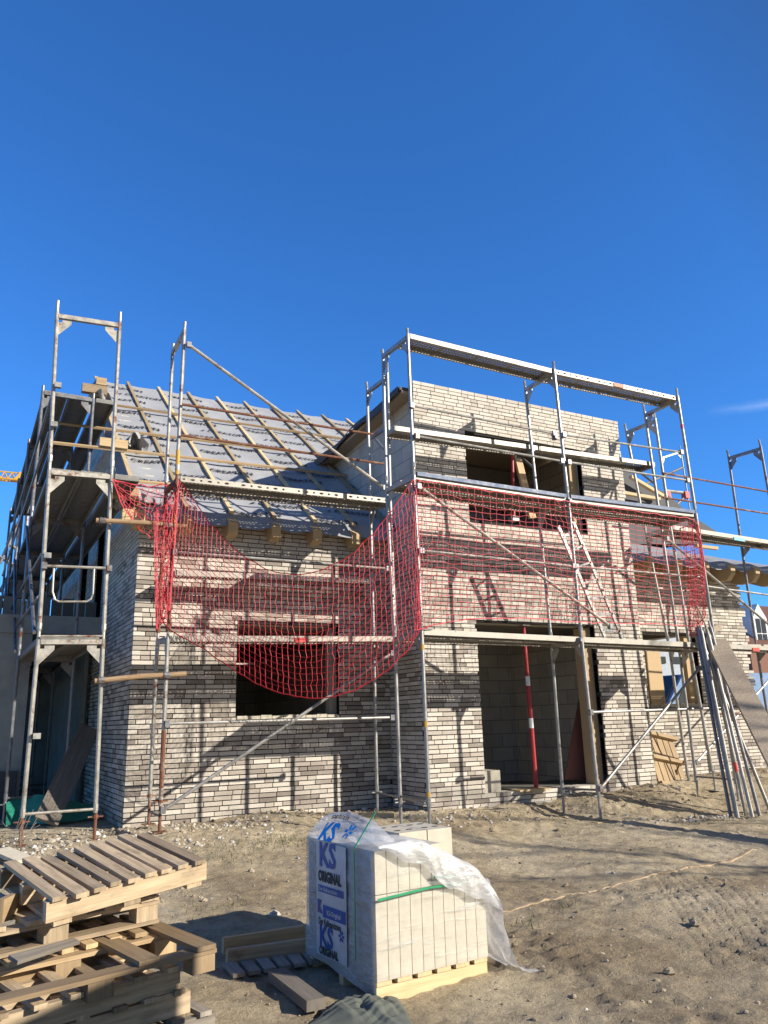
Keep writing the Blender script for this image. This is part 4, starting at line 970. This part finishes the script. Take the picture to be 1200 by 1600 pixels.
# concrete slab with holes behind the stack under the post feet
w = MB(); a0, a1 = gpt(560, 1290, .05), gpt(700, 1335, .05); p = at(627, 1297, .65); w.bar((-.3, 1.0, .27), (.25, -.35, .27), .3, .06); solo(w, 'sole_plate', 'concrete', 'long grey plank under the post feet behind the block stack', 'plank')
w = MB(); p = P1[0]; w.box((p.x-.2, -.16, p.z-.05), (p.x+.24, .14, p.z-.004)); solo(w, 'sole_plate', 'wood_pale', 'square board pad under the middle front post', 'board')
w = MB(); p = gpt(598, 1277); w.bar(p+Vector((-.25, .2, .03)), p+Vector((.1, -.15, .03)), .06, .05); solo(w, 'timber_offcut', 'wood_pale', 'short pale timber on the ground in the shaded wall corner', 'timber')
# ------------------------------------------------------------------ poles and plank leaning at the right
tops = [(1089, 990), (1092, 988), (1096, 986), (1100, 990), (1104, 984), (1107, 992), (1110, 980), (1094, 996)]
feet = [(1142, 1277), (1151, 1278), (1153, 1279), (1163, 1258), (1166, 1276), (1176, 1278), (1187, 1276), (1204, 1270)]
lbl = ['first dark pole from the left', 'second pole, in the thick of the bundle', 'third pole, bright along its edge', 'short pole ending higher than the rest', 'middle pole with a red mark near the foot', 'pole right of the bundle middle', 'second pole from the right end', 'rightmost pole, foot set far out']
for k, ((u, v), (u2, v2)) in enumerate(zip(tops, feet)):
    q = at(u, v, -.12-.03*(k % 3)); f_ = gpt(u2, v2); f_ = Vector((f_.x, f_.y, gz(f_.x, f_.y)+.01))
    # foot: keep in front of the scaffold
    o_ = thing('scaffold_tube', 'steel tube leaning on the right deck: '+lbl[k], 'tube', f_, 'steel tubes leaning on the deck')
    w = MB(); w.tube([f_, q], .0242, 10); part(w, 'tube', 'steel' if k % 3 else 'steel_dark', o_)
    w = MB(); w.tube([q, q+(q-f_).normalized()*.09], .018, 8); part(w, 'spigot', 'steel', o_)
    if k == 4:
        w = MB(); c = lerp(f_, q, .22); dd = (q-f_).normalized(); w.tube([c, c+dd*.12], .0255, 10); part(w, 'paint_mark', 'red_mark', o_)
w = MB(); w.bar(gpt(1290, 1330)+Vector((0, 0, .02)), at(1118, 1000, -.1), .3, .045, up=(-.55, -.75, .5)); solo(w, 'plank', 'chip', 'broad speckled plank leaning at the right edge behind the steel tubes', 'plank')
w = MB(); w.bar(at(1085, 992, .1), at(1122, 980, .1), .12, .09, up=(0, 0, 1)); solo(w, 'plank_end', 'chip', 'short speckled plank end lying on the deck where the tubes lean', 'plank')
w = MB(); w.bar(at(1122, 1020, -.15), at(1088, 945, -.15), .03, .02, taper=.4); solo(w, 'batten', 'wood_grey', 'thin dark batten sticking up beside the leaning tubes', 'batten')
# ------------------------------------------------------------------ small ground things
a0, a1, a2 = gpt(772, 1424, .01), gpt(980, 1378, .01), gpt(1180, 1330, .01)
w = MB(); prevp = None
pts = [lerp(lerp(a0, a1, t), lerp(a1, a2, t), t) for t in np.linspace(0, 1, 60)]
pts = [Vector((p.x, p.y+.004*math.sin(i*.8), ground_h(p.x, p.y)[0]+.0)) for i, p in enumerate(pts)]
for p, q in zip(pts, pts[1:]): w.bar(p, q, .035, .018, tone=.3+.5*random.random())
solo(w, 'ground_board', 'wood_old', 'long thin pale board edge lying across the bare soil', 'board')
for k, (u, v, s_) in enumerate(((770, 1300, .07), (1045, 1525, .07), (740, 1296, .04))):
    pass
rs = random.Random(3)
ico_v = []; 
def stone(mb, p, s, rn, tone):
    n = 6; V = []; q = Vector((rn.random(), rn.random(), rn.random()))*50
    for j, (zz, rr_) in enumerate(((-.5, .6), (0, 1), (.55, .75))):
        for i in range(n):
            an = i*math.pi*2/n+j*.4; d = Vector((rr_*math.cos(an), rr_*math.sin(an)*.75, zz*.8)); V.append(p+d*s*(1+.5*mn.noise(q+d*1.3)))
    V.append(p+Vector((0, 0, .8*s*(.8+.3*rn.random()))))
    F = [(j*n+i, j*n+(i+1) % n, (j+1)*n+(i+1) % n, (j+1)*n+i) for j in range(2) for i in range(n)]+[(2*n+i, 2*n+(i+1) % n, 3*n) for i in range(n)]
    rz_ = Matrix.Rotation(rn.random()*6.28, 3, 'Z'); V = [p+rz_ @ (x-p) for x in V]
    mb.add(V, F, tone)
w = MB()
for _ in range(4200):
    x = rs.uniform(-4.8, 5); y = rs.uniform(-5.4, .8); z, c_ = ground_h(x, y)
    if c_ < .12 and rs.random() < .55: continue
    s_ = .0035*math.exp(abs(rs.gauss(0, .75))); stone(w, Vector((x, y, z)), min(s_, .03), rs, .12+.5*rs.random())
for _ in range(4600):
    m_ = rs.random()
    if m_ < .62: x = rs.uniform(-4.6, 8.5); wy = YL if x < X0 else YR if x < X1 else YQ; y = wy-abs(rs.gauss(0, .6))
    elif m_ < .84: x = rs.uniform(-5, -2.8); y = rs.uniform(-1.5, 3)
    else: x = rs.uniform(-5, 6); y = rs.uniform(-5.4, 1.0)
    s_ = min(.05, .0045*math.exp(abs(rs.gauss(0, .8)))) 
    z = ground_h(x, y)[0]; stone(w, Vector((x, y, z+s_*.15)), s_, rs, rs.random()**1.3)
for (cx, cy, n_, sp) in ((-4.0, .9, 200, .5), (-3.0, .6, 120, .5), (4.3, -.5, 80, .4), (3.4, -.3, 60, .4), (.5, .6, 70, .5), (-1.9, 1.6, 120, .6)):
    for _ in range(n_):
        x, y = rs.gauss(cx, sp), rs.gauss(cy, sp*.4); s_ = rs.uniform(.008, .034); stone(w, Vector((x, y, ground_h(x, y)[0]+s_*.1)), s_, rs, rs.uniform(.4, 1))
solo(w, 'rubble', 'stone', 'scattered pale stones and mortar crumbs on the bare soil', 'rubble', kind='stuff')
for (u, v, s_, lb) in ((430, 1433, .05, 'jagged white lump of mortar on the soil right of the pallet heap'), (1045, 1522, .035, 'grey clod of earth near the wheel ruts at the lower right'), (770, 1300, .055, 'square grey stone on the soil before the doorway'), (1085, 1447, .05, 'dark clod of earth beside the wheel ruts')):
    w = MB(); p = gpt(u, v); stone(w, p+Vector((0, 0, s_*.3)), s_, rs, .8 if 'white' in lb else .25); solo(w, 'stone', 'stone', lb, 'stone')
# grass
w = MB(); rg = random.Random(9)
for (u, v, n_, sp) in ((420, 1320, 240, .35), (350, 1345, 120, .25), (470, 1315, 160, .3), (340, 1420, 60, .2), (40, 1330, 40, .2), (880, 1420, 30, .1), (820, 1445, 40, .15), (560, 1300, 60, .25)):
    c = gpt(u, v)
    for _ in range(n_):
        x, y = rg.gauss(c.x, sp), rg.gauss(c.y, sp*.5); z = ground_h(x, y)[0]-.003; h = rg.uniform(.015, .06); an = rg.random()*6.28; d = Vector((math.cos(an), math.sin(an), 0))*.004; l = Vector((rg.uniform(-.03, .03), rg.uniform(-.03, .03), h)); p = Vector((x, y, z))
        w.add([p-d, p+d, p+l], [(0, 1, 2)], rg.random())
solo(w, 'grass', 'grass', 'sparse short grass on the soil by the left wall', 'grass', kind='stuff')
# dry weed stalks at the left post
w = MB(); c = at(28, 1320, 1.1)
for _ in range(14):
    an = rg.random()*6.28; p = Vector((c.x+rg.uniform(-.1, .1), c.y+rg.uniform(-.1, .1), gz(c.x, c.y))); w.tube([p, p+Vector((.05*math.cos(an), .05*math.sin(an), .2)), p+Vector((.12*math.cos(an), .1*math.sin(an), rg.uniform(.2, .42)))], .002, 4)
solo(w, 'dry_weed', 'wood_grey', 'dry weed stalks at the foot of the left end frame', 'plant')
# slab of white plaster on the left
w = MB(); w.bar(atz(0, 1328, .5), atz(40, 1345, .42), .2, .03, up=(.2, -.3, 1)); solo(w, 'board_scrap', 'block', 'white broken board lying at the left edge behind the pallets', 'board')
# ------------------------------------------------------------------ background: houses, car, crane
hc = at(1205, 1010, 27); bh = thing('tiled_house', 'dark red tiled house with a white dormer beyond the right corner', 'house', (hc.x, 27, .3))
er = at(1180, 1012, 27).z; rt = at(1175, 944, 31).z; hx0 = at(1162, 980, 27).x
w = MB(); w.box((hx0+.3, 27, 0), (hx0+16, 36, er)); part(w, 'wall', 'facebrick', bh)
w = MB(); w.prism([(hx0-.3, 26.6, er-.1), (hx0-.3, 31.5, rt), (hx0-.3, 36.4, er-.1)], (17, 0, 0)); rf = part(w, 'roof', 'roof_tile', bh)
dx0, dx1 = at(1178, 990, 27.6).x, at(1199, 990, 27.6).x; dz0, dz1, dz2 = at(1188, 1008, 27.6).z, at(1188, 966, 27.6).z, at(1188, 944, 27.6).z
w = MB(); w.prism([(dx0, 27.5, dz0), (dx1, 27.5, dz0), (dx1, 27.5, dz1), ((dx0+dx1)/2, 27.5, dz2), (dx0, 27.5, dz1)], (0, 2.5, 0)); dm = part(w, 'dormer', 'render_white', bh)
w = MB(); s_ = (dx1-dx0); 
for a_, b_ in ((.16, .46), (.54, .84)): w.box((dx0+s_*a_, 27.46, dz0+.35), (dx0+s_*b_, 27.49, dz0+.75)); w.box((dx0+s_*a_, 27.46, dz0+.82), (dx0+s_*b_, 27.49, dz1-.05))
part(w, 'pane', 'glass', dm)
wp = at(1050, 1040, 16); wh = thing('white_building', 'white rendered building glimpsed through the right window', 'building', (wp.x, 18, .3))
w = MB(); w.box((wp.x-4, 17.5, 0), (wp.x+5, 24, 6.5)); part(w, 'wall', 'render_grey', wh)
w = MB(); 
for k in range(5): w.box((wp.x-2.2+k*.95, 17.44, at(1050, 1033, 17.4).z-.1), (wp.x-1.6+k*.95, 17.49, at(1050, 1033, 17.4).z+.2))
part(w, 'window', 'glass', wh)
# parked van glimpsed through the window
vp = at(1050, 1075, 10.5); van = thing('parked_van', 'blue parked van glimpsed through the right window', 'van', (vp.x, 10.5, .3))
def build_van(van, O, yaw, sc_=1.0, paint='car_paint'):
    ca, sa = math.cos(R(yaw)), math.sin(R(yaw))
    def vb(x, y, z): return O+Vector((x*ca-y*sa, x*sa+y*ca, z))*sc_
    prof = [(-1.6, .35), (-1.6, .95), (-.8, 1.15), (-.1, 1.95), (3.4, 2.0), (3.5, .35)]
    w = MB(); w.prism([vb(x, -.9, z) for x, z in prof], vb(0, 1.8, 0)-vb(0, 0, 0)); part(w, 'body', paint, van)
    w = MB(); w.prism([vb(-.76, -.8, 1.2), vb(-.13, -.8, 1.9), vb(-.13, .8, 1.9), vb(-.76, .8, 1.2)], vb(-.03, 0, .03)-vb(0, 0, 0)); part(w, 'windscreen', 'glass', van)
    for s_ in (-1, 1):
        w = MB(); w.prism([vb(-.5, s_*.9, 1.2), vb(.6, s_*.9, 1.2), vb(.6, s_*.9, 1.8), vb(0, s_*.9, 1.8)], vb(0, s_*.02, 0)-vb(0, 0, 0)); part(w, 'side_window', 'glass', van)
    for x in (-.9, 2.5):
        for y in (-.86, .7):
            w = MB(); w.tube([vb(x, y, .33), vb(x, y+.18, .33)], .33, 16); part(w, 'wheel', 'rubber', van)
build_van(van, Vector((vp.x-.9, 10.2, .3)), 0, 1.25)
O2 = Vector((.947, -11.6, .0)); shade_van = thing('parked_van', 'unseen white van added at the lower right to shade the pallet heap', 'van', O2); build_van(shade_van, O2, 129.6, 1.3, 'white_paint')  # out-of-view van, added and sized only to shade the pallets
M['bark'] = plain('bark', (.1, .08, .06), .9)
def bare_tree(x, y, h, seed, label):
    rn = random.Random(seed); t = thing('bare_tree', label, 'tree', (x, y, gz(x, y)), 'bare trees')
    w = MB(); base = Vector((x, y, gz(x, y)-.1)); w.tube([base, base+Vector((.1, 0, h*.5)), base+Vector((0, .1, h))], .05, 10, r1=.025); part(w, 'trunk', 'bark', t)
    w = MB()
    def br(p, d, L, r, dep):
        q = p+d*L; mq = lerp(p, q, .5)+Vector((rn.uniform(-.05, .05), rn.uniform(-.05, .05), 0))*L; w.tube([p, mq, q], r, 5, r1=r*.5, cap=False)
        if dep:
            for _ in range(3): br(lerp(p, q, rn.uniform(.4, 1)), (d+Vector((rn.uniform(-.7, .7), rn.uniform(-.7, .7), rn.uniform(-.1, .6)))).normalized(), L*.55, r*.5, dep-1)
    for k in range(9):
        an = k*2.4; br(base+Vector((0, 0, h*(.5+.055*k))), Vector((math.cos(an), math.sin(an), .7)).normalized(), h*.22, .035, 3)
    part(w, 'branches', 'bark', t); return t
bare_tree(12.6, -11.4, 9, 1, 'tall bare tree outside the photograph at right, casting the long thin shadow on the soil')
bare_tree(9.9, -12.3, 7.5, 2, 'lower bare tree outside the photograph at right, beside the tall one')
# crane
cr = thing('tower_crane', 'yellow tower crane jib reaching in from the left edge of the sky', 'crane', at(-60, 1110, 70))
def jib(t): return lerp(at(-120, 737, 70), at(46, 753, 70), t)
J = [jib(t) for t in np.linspace(0, 1, 15)]; hgt = .75; wd = .7
w = MB()
w.tube([J[0]+Vector((0, 0, hgt)), J[-1]+Vector((0, 0, hgt))], .07, 6)
for s_ in (-1, 1): w.tube([J[0]+Vector((0, s_*wd/2, 0)), J[-1]+Vector((0, s_*wd/2, 0))], .09, 6)
for i in range(14):
    m_ = lerp(J[i], J[i+1], .5)+Vector((0, 0, hgt))
    for s_ in (-1, 1): w.tube([J[i]+Vector((0, s_*wd/2, 0)), m_], .05, 5); w.tube([m_, J[i+1]+Vector((0, s_*wd/2, 0))], .05, 5)
part(w, 'jib', 'yellow_paint', cr)
w = MB(); p = jib(.9); w.prism([p+Vector((-.5, -.3, 0)), p+Vector((.5, -.3, 0)), p+Vector((0, -.3, .9))], (0, .6, 0)); part(w, 'trolley', 'yellow_paint', cr)
w = MB(); b0 = J[2]
for sx in (-.7, .7):
    for sy in (-.7, .7): w.tube([(b0.x+sx, b0.y+sy, .3), (b0.x+sx, b0.y+sy, b0.z)], .1, 6)
for k in range(16):
    z0_ = .3+k*(b0.z-.3)/16; z1_ = .3+(k+1)*(b0.z-.3)/16
    w.tube([(b0.x-.7, b0.y-.7, z0_), (b0.x+.7, b0.y-.7, z1_)], .06, 5); w.tube([(b0.x-.7, b0.y+.7, z0_), (b0.x-.7, b0.y-.7, z1_)], .06, 5)
part(w, 'mast', 'yellow_paint', cr)
# ------------------------------------------------------------------ light
EL = R(24.6); az = math.atan2(SUN_AZ[0], SUN_AZ[1])      # clockwise from +Y
wd_ = bpy.data.worlds.new('World'); sc.world = wd_; wd_.use_nodes = True; nt = wd_.node_tree
bg = nt.nodes['Background']; sky = nt.nodes.new('ShaderNodeTexSky'); sky.sky_type = 'NISHITA'; sky.sun_disc = False
sky.sun_elevation = EL; sky.sun_rotation = az; sky.altitude = 200; sky.air_density = 1.0; sky.dust_density = .7; sky.ozone_density = 3.5
hs = N(nt, 'ShaderNodeHueSaturation', Saturation=1.0, Value=1.0)
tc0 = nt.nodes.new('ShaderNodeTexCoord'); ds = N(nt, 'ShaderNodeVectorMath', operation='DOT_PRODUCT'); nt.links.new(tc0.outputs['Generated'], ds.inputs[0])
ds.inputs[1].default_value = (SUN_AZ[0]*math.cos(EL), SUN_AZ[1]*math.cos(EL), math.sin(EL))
tint = ramp(nt, ds.outputs['Value'], [(.28, (.3, .74, 1.24)), (.66, (.27, .275, .28))])     # deep blue opposite the sun, dimmed grey towards it to weaken shadow fill
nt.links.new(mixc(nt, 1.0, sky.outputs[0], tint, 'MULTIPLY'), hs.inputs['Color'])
# contrail: a soft streak in the sky at right
tc = nt.nodes.new('ShaderNodeTexCoord')
c0, c1 = ray(980, 660).normalized(), ray(1230, 628).normalized(); nn = c0.cross(c1).normalized()
dt = N(nt, 'ShaderNodeVectorMath', operation='DOT_PRODUCT'); nt.links.new(tc.outputs['Generated'], dt.inputs[0]); dt.inputs[1].default_value = nn
ns = noise(nt, tc.outputs['Generated'], 14, 6, .7)
m1 = N(nt, 'ShaderNodeMath', operation='MULTIPLY_ADD'); nt.links.new(ns, m1.inputs[0]); m1.inputs[1].default_value = .012; nt.links.new(dt.outputs['Value'], m1.inputs[2])
m2 = N(nt, 'ShaderNodeMath', operation='SUBTRACT'); nt.links.new(m1.outputs[0], m2.inputs[0]); m2.inputs[1].default_value = .006
m3 = N(nt, 'ShaderNodeMath', operation='ABSOLUTE'); nt.links.new(m2.outputs[0], m3.inputs[0])
str_ = ramp(nt, m3.outputs[0], [(.0, (1, 1, 1)), (.006, (0, 0, 0))])
dl = N(nt, 'ShaderNodeVectorMath', operation='DOT_PRODUCT'); nt.links.new(tc.outputs['Generated'], dl.inputs[0]); dl.inputs[1].default_value = (c1-c0).normalized()
along = ramp(nt, dl.outputs['Value'], [(c0.dot((c1-c0).normalized()), (0, 0, 0)), (min(1, c1.dot((c1-c0).normalized())), (1, 1, 1))])
mm = mixc(nt, 1.0, str_, along, 'MULTIPLY'); bw = nt.nodes.new('ShaderNodeRGBToBW'); nt.links.new(mm, bw.inputs[0])
m4_ = N(nt, 'ShaderNodeMath', operation='MULTIPLY'); nt.links.new(bw.outputs[0], m4_.inputs[0]); m4_.inputs[1].default_value = .13
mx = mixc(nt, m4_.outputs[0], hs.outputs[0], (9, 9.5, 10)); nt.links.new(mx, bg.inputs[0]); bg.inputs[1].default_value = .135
sl = bpy.data.lights.new('sun', 'SUN'); sl.energy = 5.0; sl.angle = R(.53); sl.color = (1, .93, .82); so = bpy.data.objects.new('sun', sl); COL.objects.link(so)
sdir = Vector((SUN_AZ[0]*math.cos(EL), SUN_AZ[1]*math.cos(EL), math.sin(EL))); so.rotation_euler = sdir.to_track_quat('Z', 'Y').to_euler(); so.location = (10, -12, 20)
sc.view_settings.view_transform = 'Standard'; sc.view_settings.look = 'None'; sc.view_settings.exposure = .5; sc.view_settings.gamma = 1
sc.cycles.max_bounces = 8; sc.cycles.transparent_max_bounces = 16
